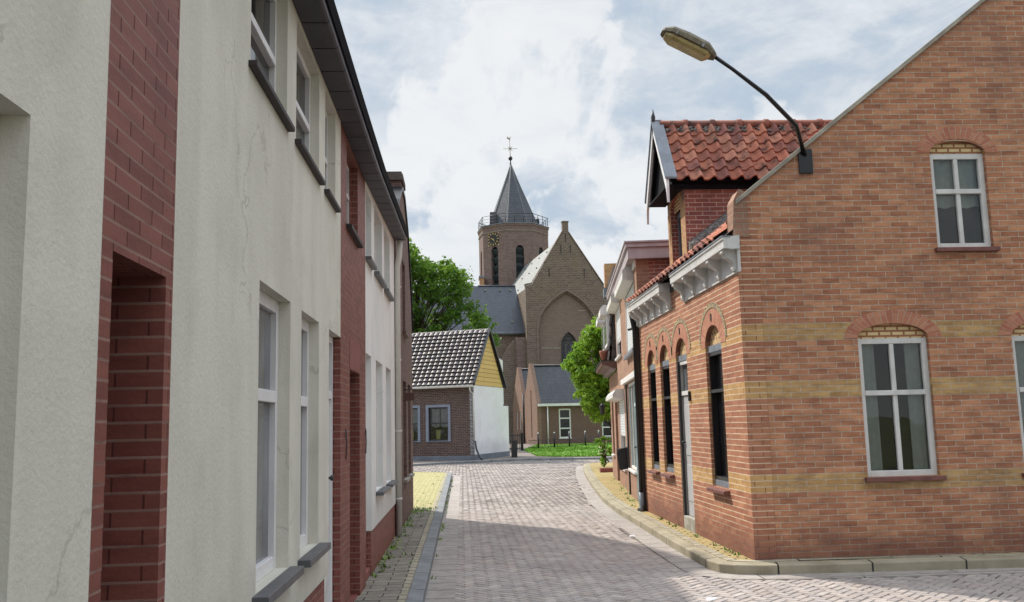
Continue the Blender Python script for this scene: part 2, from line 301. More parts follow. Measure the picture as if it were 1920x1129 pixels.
M['pave_far'] = paving('far_pavement', (0.20, 0.17, 0.15), (0.25, 0.21, 0.19), (0.1, 0.09, 0.08), 0.3, 0.3, 0.01, (0.2, 0.17, 0.12), 0.4)
M['edge'] = paving('buff_edge_tile', (0.33, 0.295, 0.22), (0.40, 0.355, 0.27), (0.05, 0.045, 0.035), 1.0, 0.2, 0.012, (0.12, 0.13, 0.05), 0.5)
M['channel'] = paving('grey_channel_tile', (0.33, 0.295, 0.27), (0.39, 0.35, 0.32), (0.05, 0.045, 0.04), 2.0, 0.42, 0.008, (0.13, 0.12, 0.07), 0.5)
m = NT('kerb_concrete'); p = m.geo(); u = m.sep(m.uv())
j = m.ramp(m.math('ABSOLUTE', m.math('SUBTRACT', m.math('FRACT', m.math('DIVIDE', u[0], 0.98)), 0.5)), 0.485, 0.495)
k = m.mix(m.ramp(m.noise(p, 3, 6, 0.65), 0.35, 0.7, 0, 0.7), (0.235, 0.245, 0.25), (0.14, 0.145, 0.15))
M['kerb'] = m.done(m.mix(j, k, (0.03, 0.03, 0.03)), 0.85, 0.2); m.bump(m.noise(p, 40, 4), 0.4, 0.006)
m = NT('kerb_sandy'); p = m.geo(); u = m.sep(m.uv())
j = m.ramp(m.math('ABSOLUTE', m.math('SUBTRACT', m.math('FRACT', m.math('DIVIDE', u[0], 0.98)), 0.5)), 0.485, 0.495)
k = m.mix(m.ramp(m.noise(p, 3, 6, 0.65), 0.35, 0.7, 0, 0.8), (0.34, 0.30, 0.22), (0.22, 0.19, 0.13))
M['kerb_s'] = m.done(m.mix(j, k, (0.03, 0.03, 0.03)), 0.85, 0.2); m.bump(m.noise(p, 40, 4), 0.4, 0.006)
m = NT('field'); p = m.geo(); M['field'] = m.done(m.mix(m.noise(p, 0.5, 5), (0.12, 0.14, 0.05), (0.2, 0.17, 0.12)), 0.95, 0.1)
m = NT('lawn_green'); p = m.geo(); M['lawn'] = m.done(m.mix(m.noise(p, 1.5, 5), (0.11, 0.23, 0.025), (0.17, 0.30, 0.035)), 0.9, 0.1)
m = NT('grass_blade'); p = m.geo(); a = m.add('ShaderNodeVertexColor', layer_name='Col').outputs[0]
M['grass'] = m.done(m.mix(m.ramp(m.noise(p, 1.3, 4), 0.35, 0.7, 0, 0.45), a, (0.11, 0.27, 0.015)), 0.6, 0.3)

# ------------------------------------------------------------------ mesh helpers
class MB:
    def __init__(s): s.v = []; s.f = []; s.uv = {}; s.c = {}; s.sm = set(); s.cc = None
    def face(s, pts, uv=None, smooth=False):
        i = len(s.v); s.v += [Vector(p) for p in pts]; s.f.append(tuple(range(i, i + len(pts)))); k = len(s.f) - 1
        if uv: s.uv[k] = uv
        if s.cc: s.c[k] = s.cc
        if smooth: s.sm.add(k)
        return s
    def grid(s, rows, closed=False, smooth=True, caps=False, uvs=None):
        i = len(s.v); n = len(rows[0])
        for r in rows: s.v += [Vector(p) for p in r]
        for a in range(len(rows) - 1):
            for b in range(n if closed else n - 1):
                b2 = (b + 1) % n
                s.f.append((i + a * n + b, i + a * n + b2, i + (a + 1) * n + b2, i + (a + 1) * n + b)); k = len(s.f) - 1
                if smooth: s.sm.add(k)
                if s.cc: s.c[k] = s.cc
                if uvs: s.uv[k] = [uvs[a][b], uvs[a][b2], uvs[a + 1][b2], uvs[a + 1][b]]
        if caps:
            s.f.append(tuple(i + b for b in reversed(range(n)))); s.f.append(tuple(i + (len(rows) - 1) * n + b for b in range(n)))
            if s.cc: s.c[len(s.f) - 1] = s.cc; s.c[len(s.f) - 2] = s.cc
        return s
    def box(s, x0, x1, y0, y1, z0, z1, P=None):
        P = P or (lambda a, b, c: (a, b, c))
        q = [P(x, y, z) for x in (x0, x1) for y in (y0, y1) for z in (z0, z1)]
        for f in ((0, 1, 3, 2), (4, 6, 7, 5), (0, 4, 5, 1), (2, 3, 7, 6), (0, 2, 6, 4), (1, 5, 7, 3)): s.face([q[k] for k in f])
        return s
    def tube(s, pts, r, n=8, caps=True, closed_r=None):
        rows = []; pts = [Vector(p) for p in pts]
        for i, p in enumerate(pts):
            d = (pts[min(i + 1, len(pts) - 1)] - pts[max(i - 1, 0)]).normalized()
            a = d.orthogonal().normalized() if abs(d.z) > 0.95 else d.cross(Vector((0, 0, 1))).normalized()
            b = d.cross(a); rr = r[i] if isinstance(r, (list, tuple)) else r
            rows.append([p + (a * math.cos(t) + b * math.sin(t)) * rr for t in [2 * math.pi * k / n for k in range(n)]])
        return s.grid(rows, closed=True, caps=caps)
    def prism(s, poly, fn, d0, d1):
        """poly 2-D outline; fn(u, v, d) -> 3-D; solid between depths d0 and d1"""
        tri = tessellate_polygon([[Vector((a, b, 0)) for a, b in poly]])
        for t in tri:
            s.face([fn(*poly[k], d0) for k in t]); s.face([fn(*poly[k], d1) for k in reversed(t)])
        n = len(poly)
        for i in range(n):
            a, b = poly[i], poly[(i + 1) % n]; s.face([fn(*a, d0), fn(*b, d0), fn(*b, d1), fn(*a, d1)])
        return s
    def wall(s, outline, holes, fn, th, back=True):
        """wall slab: face at depth 0 with holes, reveals and outline going back to -th"""
        loops = [outline] + holes; flat = [p for l in loops for p in l]
        for t in tessellate_polygon([[Vector((a, b, 0)) for a, b in l] for l in loops]):
            s.face([fn(*flat[k], 0.0) for k in t])
            if back: s.face([fn(*flat[k], -th) for k in reversed(t)])
        for l in loops:
            n = len(l)
            for i in range(n):
                a, b = l[i], l[(i + 1) % n]; s.face([fn(*a, 0.0), fn(*b, 0.0), fn(*b, -th), fn(*a, -th)])
        return s
    def build(s, name, mat, parent=None, loc=None, bev=0.0, uvframe=None, label=None):
        off = Vector((0, 0, 0))
        if parent is not None: off = Vector(parent['_o'])
        elif loc is not None: off = Vector(loc)
        me = bpy.data.meshes.new(name); me.from_pydata([v - off for v in s.v], [], s.f); me.validate(clean_customdata=False)
        uvl = me.uv_layers.new(name='UVMap'); data = []
        for k, f in enumerate(s.f):
            if k in s.uv: data += [c for p in s.uv[k] for c in p]; continue
            ps = [s.v[i] for i in f]; n = (ps[1] - ps[0]).cross(ps[2] - ps[0])
            if n.length < 1e-12 and len(ps) > 3: n = (ps[2] - ps[0]).cross(ps[3] - ps[0])
            n = n.normalized() if n.length > 1e-12 else Vector((0, 0, 1))
            if abs(n.z) > 0.985: data += [c for p in ps for c in (p.x, p.y)]
            else:
                t = Vector((-n.y, n.x, 0)).normalized(); b = n.cross(t)
                if abs(t.y) > abs(t.x):
                    if t.y < 0: t = -t
                elif t.x < 0: t = -t
                if b.z < 0: b = -b
                o = 0 if abs(n.z) < 0.05 else 1
                data += [c for p in ps for c in (p.dot(t), p.z if not o else p.dot(b))]
        if len(data) == 2 * len(me.loops): uvl.data.foreach_set('uv', data)
        if s.c:
            ca = me.color_attributes.new('Col', 'FLOAT_COLOR', 'CORNER'); cdta = []
            for k, f in enumerate(s.f): cdta += list(s.c.get(k, (1, 1, 1)) + (1,)) * len(f)
            if len(cdta) == 4 * len(me.loops): ca.data.foreach_set('color', cdta)
        if s.sm: me.polygons.foreach_set('use_smooth', [k in s.sm for k in range(len(me.polygons))])
        me.materials.append(mat); o = bpy.data.objects.new(name, me); col.objects.link(o)
        if parent is not None: o.parent = parent; o['_o'] = list(parent['_o'])
        else: o.location = off; o['_o'] = list(off)
        if bev:
            import bmesh
            bm = bmesh.new(); bm.from_mesh(me); bmesh.ops.remove_doubles(bm, verts=bm.verts, dist=1e-4); bm.to_mesh(me); bm.free()
            b = o.modifiers.new('bevel', 'BEVEL'); b.width = bev; b.segments = 2; b.limit_method = 'ANGLE'
        if label: o['label'] = label
        return o
def thing(name, label, cat, loc=(0, 0, 0), group=None):
    o = bpy.data.objects.new(name, None); col.objects.link(o); o.location = loc; o['_o'] = list(loc); o.empty_display_size = 0.2
    o['label'] = label; o['category'] = cat
    if group: o['group'] = group
    return o
def tag(o, label, cat, group=None):
    o['label'] = label; o['category'] = cat
    if group: o['group'] = group
    return o
def struct(o, kind='structure'): o['kind'] = kind; return o
def frame(o, ang):
    """P(u, v, d): u along the wall, v up, d outward. ang = heading of u; outward is to the left of u"""
    o = Vector(o); ud = Vector((math.cos(ang), math.sin(ang), 0)); nd = Vector((-math.sin(ang), math.cos(ang), 0)); z = Vector((0, 0, 1))
    return lambda u, v, d=0.0: o + ud * u + z * v + nd * d
def rect(a, b, c, d): return [(a, c), (b, c), (b, d), (a, d)]
def arch(u0, u1, v0, vs, rise, n=12, pointed=False):
    c = (u0 + u1) / 2; h = (u1 - u0) / 2; pts = [(u0, v0), (u1, v0)]
    if pointed:
        for i in range(n + 1):
            t = i / n; a = math.acos(0) * 0
            # two arcs meeting at the apex
            x = h * (1 - 2 * t); y = rise * math.sqrt(max(0, 1 - (abs(x) / h) ** 1.6))
            pts.append((c + x, vs + y * (1 - 0.0 * t)))
    else:
        for i in range(n + 1):
            t = math.pi * i / n; pts.append((c + h * math.cos(t), vs + rise * math.sin(t)))
    return pts
def clearglass():
    m = NT('clear_window_glass'); tr = m.add('ShaderNodeBsdfTransparent'); tr.inputs[0].default_value = (.82, .86, .85, 1); gl = m.add('ShaderNodeBsdfGlossy'); gl.inputs['Roughness'].default_value = .015
    fr = m.add('ShaderNodeFresnel'); fr.inputs[0].default_value = 1.45; bp_ = m.add('ShaderNodeBump'); m.put(bp_.inputs['Height'], m.noise(m.geo(), 1.3, 2)); bp_.inputs['Strength'].default_value = .12; bp_.inputs['Distance'].default_value = .05
    m.t.links.new(bp_.outputs[0], gl.inputs['Normal']); mx = m.add('ShaderNodeMixShader'); m.t.links.new(m.math('ADD', fr.outputs[0], .0, True), mx.inputs[0])
    m.t.links.new(tr.outputs[0], mx.inputs[1]); m.t.links.new(gl.outputs[0], mx.inputs[2]); m.t.links.new(mx.outputs[0], m.n['Material Output'].inputs[0]); return m.m
M['clear'] = clearglass()
M['net'] = mat_plain('net_curtain', (0.60, 0.59, 0.56), 0.95, 0.12, 14)
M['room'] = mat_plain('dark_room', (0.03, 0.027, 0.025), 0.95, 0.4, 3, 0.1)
def curtains(w_, P, u0, u1, v0, v1, d, style=0, depth=.05):
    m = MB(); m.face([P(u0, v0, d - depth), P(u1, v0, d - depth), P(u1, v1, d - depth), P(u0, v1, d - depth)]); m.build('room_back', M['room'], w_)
    spans = [(u0, u0 + (u1 - u0) * .3), (u1 - (u1 - u0) * .26, u1)] if style == 0 else [(u0, u1)]
    lo = v0 if style == 0 else v0 + (v1 - v0) * .45
    for a, b in spans:
        n_ = max(8, int((b - a) / .018)); R1 = []; R2 = []
        for i in range(n_ + 1):
            t = i / n_; u = a + (b - a) * t; dd = d + .010 * math.sin(t * n_ * .9) + .004 * math.sin(t * 37)
            R1.append(P(u, lo + .012 * math.sin(t * n_ * .45), dd)); R2.append(P(u, v1, dd))
        MB().grid([R1, R2]).build('curtain', M['net'], w_)
def window(parent, P, u0, u1, v0, v1, rec=0.06, fw=0.05, fm='white', gm='glass', trans=(), mull=(), sill=None, sillm='slatesill', sp=0.06, sover=0.06, sth=0.05, fdep=0.05):
    m = MB(); D = lambda a, b, c: P(a, c, b)
    for a, b, c, d in ((u0, u0 + fw, v0, v1), (u1 - fw, u1, v0, v1), (u0 + fw, u1 - fw, v0, v0 + fw), (u0 + fw, u1 - fw, v1 - fw, v1)): m.box(a, b, -rec - fdep, -rec, c, d, D)
    for t in trans: m.box(u0 + fw, u1 - fw, -rec - fdep + 0.004, -rec + 0.008, t - fw * 0.45, t + fw * 0.45, D)
    for t in mull: m.box(t - fw * 0.4, t + fw * 0.4, -rec - fdep + 0.006, -rec - 0.004, v0 + fw, v1 - fw, D)
    wv = m.build('window', M[fm], parent, bev=0.004)
    g = MB().box(u0 + fw * 0.5, u1 - fw * 0.5, -rec - fdep * 0.8, -rec - fdep * 0.6, v0 + fw * 0.5, v1 - fw * 0.5, D); g.build('pane', M[gm], wv)
    if sill is not None:
        MB().box(u0 - sover, u1 + sover, -rec - 0.002, sp, v0 - sth, v0 - 0.003, D).build('sill', M[sillm], wv, bev=0.004)
    return wv
def arc_band(m, P, c, vs, hw, rise, w0, w1, d0, d1, n=18, a0=0.0, a1=math.pi):
    pt = lambda t, k: (c + (hw + k) * math.cos(t), vs + (rise + k) * math.sin(t))
    for i in range(n):
        t0 = a0 + (a1 - a0) * i / n; t1 = a0 + (a1 - a0) * (i + 1) / n; R0 = (hw + rise) / 2 + (w0 + w1) / 2
        q = [pt(t0, w0), pt(t0, w1), pt(t1, w1), pt(t1, w0)]; uv = [(w0, t0 * R0), (w1, t0 * R0), (w1, t1 * R0), (w0, t1 * R0)]
        m.face([P(*k, d1) for k in q], uv); m.face([P(*q[1], d1), P(*q[1], d0), P(*q[2], d0), P(*q[2], d1)]); m.face([P(*q[0], d1), P(*q[3], d1), P(*q[3], d0), P(*q[0], d0)])
    for t, w in ((a0, 1), (a1, 1)): m.face([P(*pt(t, w0), d0), P(*pt(t, w1), d0), P(*pt(t, w1), d1), P(*pt(t, w0), d1)])
    return m
def pantiles(m, o, ud, sd, width, length, tw, tl, amp, cols, lift=0.03, jit=0.004, edge=None, prof=None, et=0.75):
    """S-profile courses. o = lower corner, ud along the eave, sd up the slope"""
    o = Vector(o); ud = Vector(ud).normalized(); sd = Vector(sd).normalized(); nd = ud.cross(sd)
    if nd.z < 0: nd = -nd
    nc = max(1, round(length / tl)); nw = max(1, round(width / tw)); tw = width / nw; tl = length / nc
    prof = prof or [(0.0, 0.15), (0.10, 0.0), (0.28, -0.08), (0.45, 0.12), (0.58, 0.62), (0.70, 0.97), (0.80, 1.0), (0.90, 0.78), (1.0, 0.32)]
    for r in range(nc):
        for k in range(nw):
            m.cc = random.choice(cols); g = random.uniform(0.8, 1.2); m.cc = tuple(c * g for c in m.cc)
            j = random.uniform(-jit, jit); j2 = random.uniform(-jit, jit)
            lo = [o + ud * ((k + a) * tw) + sd * (r * tl - 0.02 + j) + nd * (b * amp + lift + j2) for a, b in prof]
            hi = [o + ud * ((k + a) * tw) + sd * ((r + 1) * tl + 0.03) + nd * (b * amp + 0.0) for a, b in prof]
            un = [p - nd * (lift * et) - sd * (lift * .12) for p in lo]
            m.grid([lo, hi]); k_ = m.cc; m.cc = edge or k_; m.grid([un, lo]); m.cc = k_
    m.cc = None
    return m
def cyl_ridge(m, a, b, r, n, seg=0.4, cols=None):
    a, b = Vector(a), Vector(b); L = (b - a).length; k = max(1, round(L / seg)); d = (b - a) / k
    for i in range(k):
        if cols: m.cc = random.choice(cols)
        p = a + d * i; m.tube([p, p + d * 0.86, p + d * 0.86, p + d * 1.02], [r, r, r * 1.25, r * 1.25], n)
    m.cc = None

# ================================================================== GROUND
struct(MB().box(-600, 600, -300, 900, -0.6, -0.05).build('ground', M['field']))
def poly_sheet(name, pts, z, mat, th=0.05, kind=None):
    m = MB()
    for t in tessellate_polygon([[Vector((a, b, 0)) for a, b in pts]]): m.face([(pts[k][0], pts[k][1], z) for k in t])
    n = len(pts)
    for i in range(n):
        a, b = pts[i], pts[(i + 1) % n]; m.face([(a[0], a[1], z), (b[0], b[1], z), (b[0], b[1], z - th), (a[0], a[1], z - th)])
    return struct(m.build(name, mat))
RK = [(14, 9.1), (7.0, 9.35), (3.6, 9.47), (3.05, 9.50), (2.80, 9.58), (2.67, 9.72), (2.62, 9.95), (2.62, 11.6), (2.66, 13.6), (2.70, 16.35), (2.82, 18.8), (3.27, 23.8), (3.75, 28.5), (4.28, 32.8), (4.46, 34.0), (4.75, 34.5), (14, 35.2)]
LKB = [(-0.38, -4), (-0.38, 29.6), (-0.45, 30.2), (-0.7, 30.6), (-1.8, 31.4), (-14, 27)]
FK = [(-16, 31.0), (-2.1, 38.45), (0.1, 39.66), (2.66, 41.2), (3.3, 41.0), (6.04, 40.2), (18, 38.6)]
def resample(pl, step=0.4):
    out = []
    for a, b in zip(pl, pl[1:]):
        a, b = Vector(a), Vector(b); n = max(1, int((b - a).length / step)); out += [a.lerp(b, i / n) for i in range(n)]
    return out + [Vector(pl[-1])]
def offset(pl, d):
    out = []
    for i, p in enumerate(pl):
        t = (pl[min(i + 1, len(pl) - 1)] - pl[max(i - 1, 0)]).normalized(); out.append(p + Vector((-t.y, t.x)) * d)
    return out
def ribbon(name, pl, d0, d1, z0, z1, mat, slope=0.0, base=-0.04, bev=0.0, jit=0.0):
    """strip between offsets d0..d1 of a polyline, top at z0..z1"""
    pl = resample(pl); a, b = offset(pl, d0), offset(pl, d1); m = MB(); L = 0; rows = []; uvs = []
    for i in range(len(pl)):
        if i: L += (pl[i] - pl[i - 1]).length
        j = random.uniform(-jit, jit); w = d1 - d0; h = abs(z0 - base)
        rows.append([(a[i].x, a[i].y, base), (a[i].x, a[i].y, z0 + j), (b[i].x, b[i].y, z1 + j), (b[i].x, b[i].y, base)])
        uvs.append([(L, -h), (L, 0), (L, w), (L, w + h)])
    m.grid(rows, smooth=False, uvs=uvs); m.face(rows[0]); m.face(list(reversed(rows[-1])))
    return struct(m.build(name, mat, bev=bev))
ribbon('kerb', RK, 0.0, -0.14, 0.10, 0.115, M['kerb_s'], bev=0.012, jit=0.002)
ribbon('kerb', LKB, 0.0, 0.14, 0.10, 0.115, M['kerb'], bev=0.012, jit=0.002)
ribbon('kerb', FK, 0.0, 0.12, 0.09, 0.10, M['kerb'], bev=0.01)
ribbon('gutter_strip', RK, 0.28, 0.0, 0.006, 0.006, M['channel'])
ribbon('gutter_strip', LKB, -0.28, 0.0, 0.006, 0.006, M['channel'])
ribbon('pavement_edge', RK, -0.14, -0.235, 0.119, 0.121, M['edge'], jit=0.002)
ribbon('pavement_edge', LKB, 0.145, 0.205, 0.119, 0.121, M['edge'], jit=0.002)
ri = [tuple(p) for p in offset(resample(RK, 0.8), -0.13)]
poly_sheet('pavement', ri + [(14, 30), (9, 12), (14, 9.9)], 0.112, M['pave_y'], 0.12)
poly_sheet('pavement', [(-0.515, -4), (-0.515, 17.3), (-3, 17.3), (-3, -4)], 0.112, M['pave_t'], 0.12)
poly_sheet('pavement', [(-0.51, 17.3), (-0.51, 29.5), (-0.6, 30.15), (-0.8, 30.45), (-1.85, 31.2), (-13.9, 26.85), (-13.9, 17.3)], 0.1125, M['pave_yl'], 0.12)
fi = [tuple(p) for p in offset(resample(FK, 1.5), 0.11)]
poly_sheet('path', fi + [(18, 60), (6, 76), (-3, 70), (-16, 60)], 0.098, M['pave_far'], 0.1)
gp = [(3.5, 43.6), (4.1, 42.2), (5.0, 41.5), (6.3, 41.0), (17, 39.6), (17, 70), (5.4, 67.8), (3.55, 54.2)]
poly_sheet('grass_bed', gp, 0.115, M['lawn'], 0.1)
def inside(x, y, pg):
    c = False; n = len(pg)
    for i in range(n):
        (x1, y1), (x2, y2) = pg[i], pg[(i + 1) % n]
        if (y1 > y) != (y2 > y) and x < (x2 - x1) * (y - y1) / (y2 - y1) + x1: c = not c
    return c
g = MB()
for _ in range(42000):
    y = 41.0 + (random.random() ** 1.7) * 26; x = random.uniform(3.4, 12 + (y - 41) * 0.1)
    if not inside(x, y, gp): continue
    t = random.uniform(0, 6.28); h = random.uniform(0.02, 0.05); wd = random.uniform(0.025, 0.055); dx, dy = math.cos(t) * wd, math.sin(t) * wd
    k = random.uniform(0.85, 1.2); g.cc = (0.17 * k, 0.33 * k, 0.025 * k)
    lx, ly = random.uniform(-.07, .07), random.uniform(-.07, .07)
    g.face([(x - dx, y - dy, 0.11), (x + dx, y + dy, 0.11), (x + dx * .6 + lx, y + dy * .6 + ly, 0.11 + h), (x - dx * .6 + lx, y - dy * .6 + ly, 0.11 + h)])
struct(g.build('grass', M['grass']), 'stuff')

# the street: every paving brick of the 45 degree herringbone, tilted and coloured one by one
struct(MB().box(-16, 16, -6, 45, -0.06, -0.028).build('road_bed', M['joint']))
road = MB(); W = 0.088; J = 0.0035; rk = resample(RK, 0.5)
rpoly = [(-0.10, 6.4), (2.34, 6.4)] + [(9, 6.4), (9, 9.0)] + [tuple(p) for p in offset(resample(RK[1:-1], 0.6), 0.27)] + [(9, 34.9), (9, 39.9)] + [(p[0], p[1]) for p in reversed(FK[1:-1])] + [(-6, 36.3), (-6, 30.2)] + [(-1.8, 31.8), (-0.65, 31.0), (-0.12, 30.4)]
tones = [(0.38, 0.33, 0.30), (0.36, 0.315, 0.295), (0.41, 0.355, 0.32), (0.38, 0.32, 0.285), (0.355, 0.315, 0.295), (0.42, 0.37, 0.335)]
c45 = math.sqrt(0.5)
for i in range(-360, 580):
    for j in range(-580, 580):
        t = (i - j) % 4
        if t == 0: a0, a1, b0, b1 = i, i + 2, j, j + 1
        elif t == 3: a0, a1, b0, b1 = i, i + 1, j, j + 2
        else: continue
        ca, cb = (a0 + a1) / 2 * W, (b0 + b1) / 2 * W
        x, y = (ca - cb) * c45, (ca + cb) * c45
        if y < 6.3 or y > 42 or x < -6 or x > 9 or not inside(x, y, rpoly): continue
        k = random.uniform(0.91, 1.08); tn = random.choice(tones); road.cc = (tn[0] * k, tn[1] * k, tn[2] * k)
        zz = 0.010 * noise.noise(Vector((x * 0.9, y * 0.9, 1.7))) + random.uniform(-0.0022, 0.0022); tx, ty = random.uniform(-.028, .028), random.uniform(-.028, .028)
        rt = random.uniform(-0.025, 0.025); wj = J + random.uniform(0, 0.003) + (0.006 if random.random() < .10 else 0); q = []
        for ins in (0.0, 0.006):
            for sa, sb in ((a0 * W + wj + ins, b0 * W + wj + ins), (a1 * W - wj - ins, b0 * W + wj + ins), (a1 * W - wj - ins, b1 * W - wj - ins), (a0 * W + wj + ins, b1 * W - wj - ins)):
                da, db = sa - ca, sb - cb; sa, sb = ca + da - db * rt, cb + db + da * rt
                q.append(((sa - sb) * c45, (sa + sb) * c45, zz + da * tx + db * ty - (0.010 if ins == 0 else 0)))
        if y < 18:
            for u in range(4): road.face([q[u], q[(u + 1) % 4], q[4 + (u + 1) % 4], q[4 + u]])
        road.face(q[4:])
struct(road.build('road', M['setts']))

# ================================================================== LEFT TERRACE (walls in the plane x = -0.95)
LP = lambda u, v, d=0.0: Vector((-0.95 + d, u, v))
ztop = lambda y: 4.07 + max(0.0, y - 8.6) * 0.047
def left_house(name, label, y0, y1, wallm, zb, holes, doors, step=0.0):
    h = thing(name, label, 'house', (-0.95, (y0 + y1) / 2, 0.11))
    ol = [(y0, zb)]
    for d0, d1, dt in doors: ol += [(d0, zb), (d0, dt), (d1, dt)] + ([(d1, zb)] if d1 < y1 - .001 else [])
    if not doors or doors[-1][1] < y1 - .001: ol += [(y1, zb)]
    ol += [(y1, ztop(y1) + .1), (y0, ztop(y0) + .1)]
    o2 = []
    for p in ol:
        if not o2 or (abs(p[0] - o2[-1][0]) + abs(p[1] - o2[-1][1])) > 1e-5: o2.append(p)
    MB().wall(o2, holes, LP, 0.28).build('wall', wallm, h)
    # soffit panels, front lip and joints
    m = MB(); y = y0
    while y < y1 - 0.05:
        e = min(y + 0.385, y1); a, b = ztop(y), ztop(e); g_ = 0.006
        q = [(-0.949, y + g_, a), (-0.79, y + g_, a), (-0.775, y + g_, a + 0.012), (-0.775, y + g_, a + 0.075), (-0.949, y + g_, a + 0.075)]
        r_ = [(p[0], e - g_, p[2] + b - a) for p in q]; m.grid([q, r_], closed=True, smooth=False, caps=True)
        y = e
    f = m.build('fascia', M['fascia'], h, bev=0.003)
    a, b = ztop(y0), ztop(y1)
    MB().grid([[(-0.948, y0, a + .055), (-0.762, y0, a + .055), (-0.74, y0, a + .12), (-0.948, y0, a + .12)], [(-0.948, y1, b + .055), (-0.762, y1, b + .055), (-0.74, y1, b + .12), (-0.948, y1, b + .12)]], closed=True, smooth=False, caps=True).build('gutter', M['soot'], f)
    m = MB(); P1 = [(-0.77, 4.19), (-4.8, 7.7), (-8.8, 4.19)]
    for (xa, za), (xb, zb_) in zip(P1, P1[1:]):
        q0 = (a - 4.07); q1 = (b - 4.07)
        m.face([(xa, y0, za + q0), (xa, y1, za + q1), (xb, y1, zb_ + q1), (xb, y0, zb_ + q0)]); m.face([(xa, y0, za - .05 + q0), (xb, y0, zb_ - .05 + q0), (xb, y1, zb_ - .05 + q1), (xa, y1, za - .05 + q1)])
    m.build('roof', M['annextile'], h)
    m = MB()
    for yy in (y0 + 0.01, y1 - 0.01):
        m.face([(-1.25, yy, 0), (-8.7, yy, 0), (-8.7, yy, 4.1), (-4.8, yy, 7.6), (-1.25, yy, 4.4)])
    m.face([(-8.7, y0, 0), (-8.7, y1, 0), (-8.7, y1, 4.15), (-8.7, y0, 4.15)]); m.build('side_wall', wallm, h)
    return h
def plinth(h, ys, z, rec=-0.012, mat='redbrick'):
    m = MB()
    for a, b in ys: m.box(-1.22, -0.95 + rec, a, b, 0.0, z)
    m.build('plinth', M[mat], h)
def door(parent, P, u0, u1, v0, v1, rec, mat, glass=None, knob=True, ku=None, fm='white', w=.05):
    D = lambda a, b, c: P(a, c, b); m = MB()
    m.box(u0, u0 + w, -rec - .05, -rec + .012, v0, v1, D); m.box(u1 - w, u1, -rec - .05, -rec + .012, v0, v1, D); m.box(u0 + w, u1 - w, -rec - .05, -rec + .012, v1 - .05, v1, D)
    if v1 - v0 > 2.0: m.box(u0 + w, u1 - w, -rec - .05, -rec + .012, v1 - .48, v1 - .42, D)
    fr = m.build('door_frame', M[fm], parent, bev=0.003)
    top = v1 - .48 if v1 - v0 > 2.0 else v1 - .05
    m = MB(); m.box(u0 + w + .002, u1 - w - .002, -rec - .045, -rec - .008, v0, top - .004, D)
    for a, b in ((.12, .42), (.5, .92)):
        va, vb = v0 + (top - v0) * a, v0 + (top - v0) * b
        if glass and a == .5: continue
        m.box(u0 + .13, u1 - .13, -rec - .02, -rec - .001, va, vb, D)
    dl = m.build('door', M[mat], parent, bev=0.004)
    if v1 - v0 > 2.0: MB().box(u0 + .04, u1 - .04, -rec - .04, -rec - .03, v1 - .43, v1 - .04, D).build('pane', M['glassgrey'], fr)
    if glass: MB().box(u0 + .12, u1 - .12, -rec - .01, -rec - .003, v0 + (top - v0) * .5, v0 + (top - v0) * .93, D).build('pane', M[glass], dl)
    if knob:
        k = ku if ku is not None else u0 + .12; v = v0 + 1.0
        MB().tube([P(k, v, -rec - .008), P(k, v, -rec + .02), P(k, v, -rec + .035), P(k, v, -rec + .05)], [.01, .01, .024, .012], 10).build('handle', M['iron'], dl)
    return dl
def up_sill(h): pass
UZ0, UZ1 = 3.285, 4.03
# cream house
ch = left_house('plaster_house', 'grey cream rendered house at the near left with dark stone sills', 3.02, 7.168, M['cream'], 0.605,
    [rect(4.05, 4.92, UZ0, UZ1), rect(5.2, 6.06, UZ0, UZ1), rect(6.33, 6.86, UZ0, UZ1), rect(4.3, 5.08, .87, 2.31), rect(5.43, 6.09, .87, 2.31)], [(6.55, 7.168, 2.315)])
for a, b in ((4.05, 4.92), (5.2, 6.06), (6.33, 6.86)):
    window(ch, LP, a, b, UZ0, UZ1, rec=.06, trans=(3.62,), gm='glass', sill=1, sillm='darkup', sp=.04, sover=.04, sth=.032)
for a, b in ((4.3, 5.08), (5.43, 6.09)):
    window(ch, LP, a, b, .87, 2.31, rec=.065, fw=.07, trans=(1.78,), gm='glassgrey', sill=1, sp=.075, sover=.07, sth=.045)
plinth(ch, [(3.02, 6.45)], .60)
door(ch, LP, 6.56, 7.165, .24, 2.31, .07, 'oldwhite', ku=6.95)
MB().box(-1.23, -0.97, 6.46, 7.16, .112, .235).build('doorstep', M['step'], ch, bev=.01)
# brick bay
bh = left_house('brick_house', 'narrow dark red brick house between the two pale rendered houses', 7.17, 9.02, M['redbrick'], 0.0,
    [rect(7.55, 8.36, 3.31, 4.03)], [(7.76, 8.50, 2.10)])
window(bh, LP, 7.55, 8.36, 3.31, 4.03, rec=.08, fw=.045, trans=(3.72,), sill=1, sillm='darkup', sp=.05, sover=.04, sth=.04)
MB().box(-0.96, -0.947, 7.74, 8.52, 2.11, 2.37).build('lintel', M['redplain'], bh)
door(bh, LP, 7.77, 8.49, .13, 2.09, .25, 'brownp', ku=8.3, fm='brownp')
MB().box(-1.22, -0.97, 7.765, 8.495, .0, .128).build('doorstep', M['redplain'], bh)
for yy in (7.43, 8.93):
    m = MB(); m.tube([LP(yy, 1.36, .01), LP(yy + .012, 1.47, .014), LP(yy - .01, 1.6, .01)], .005, 6); m.tube([LP(yy + .04, 1.42, .01), LP(yy, 1.49, .014), LP(yy + .035, 1.58, .01)], .004, 6)
    m.build('wall_anchor', M['iron'], bh)
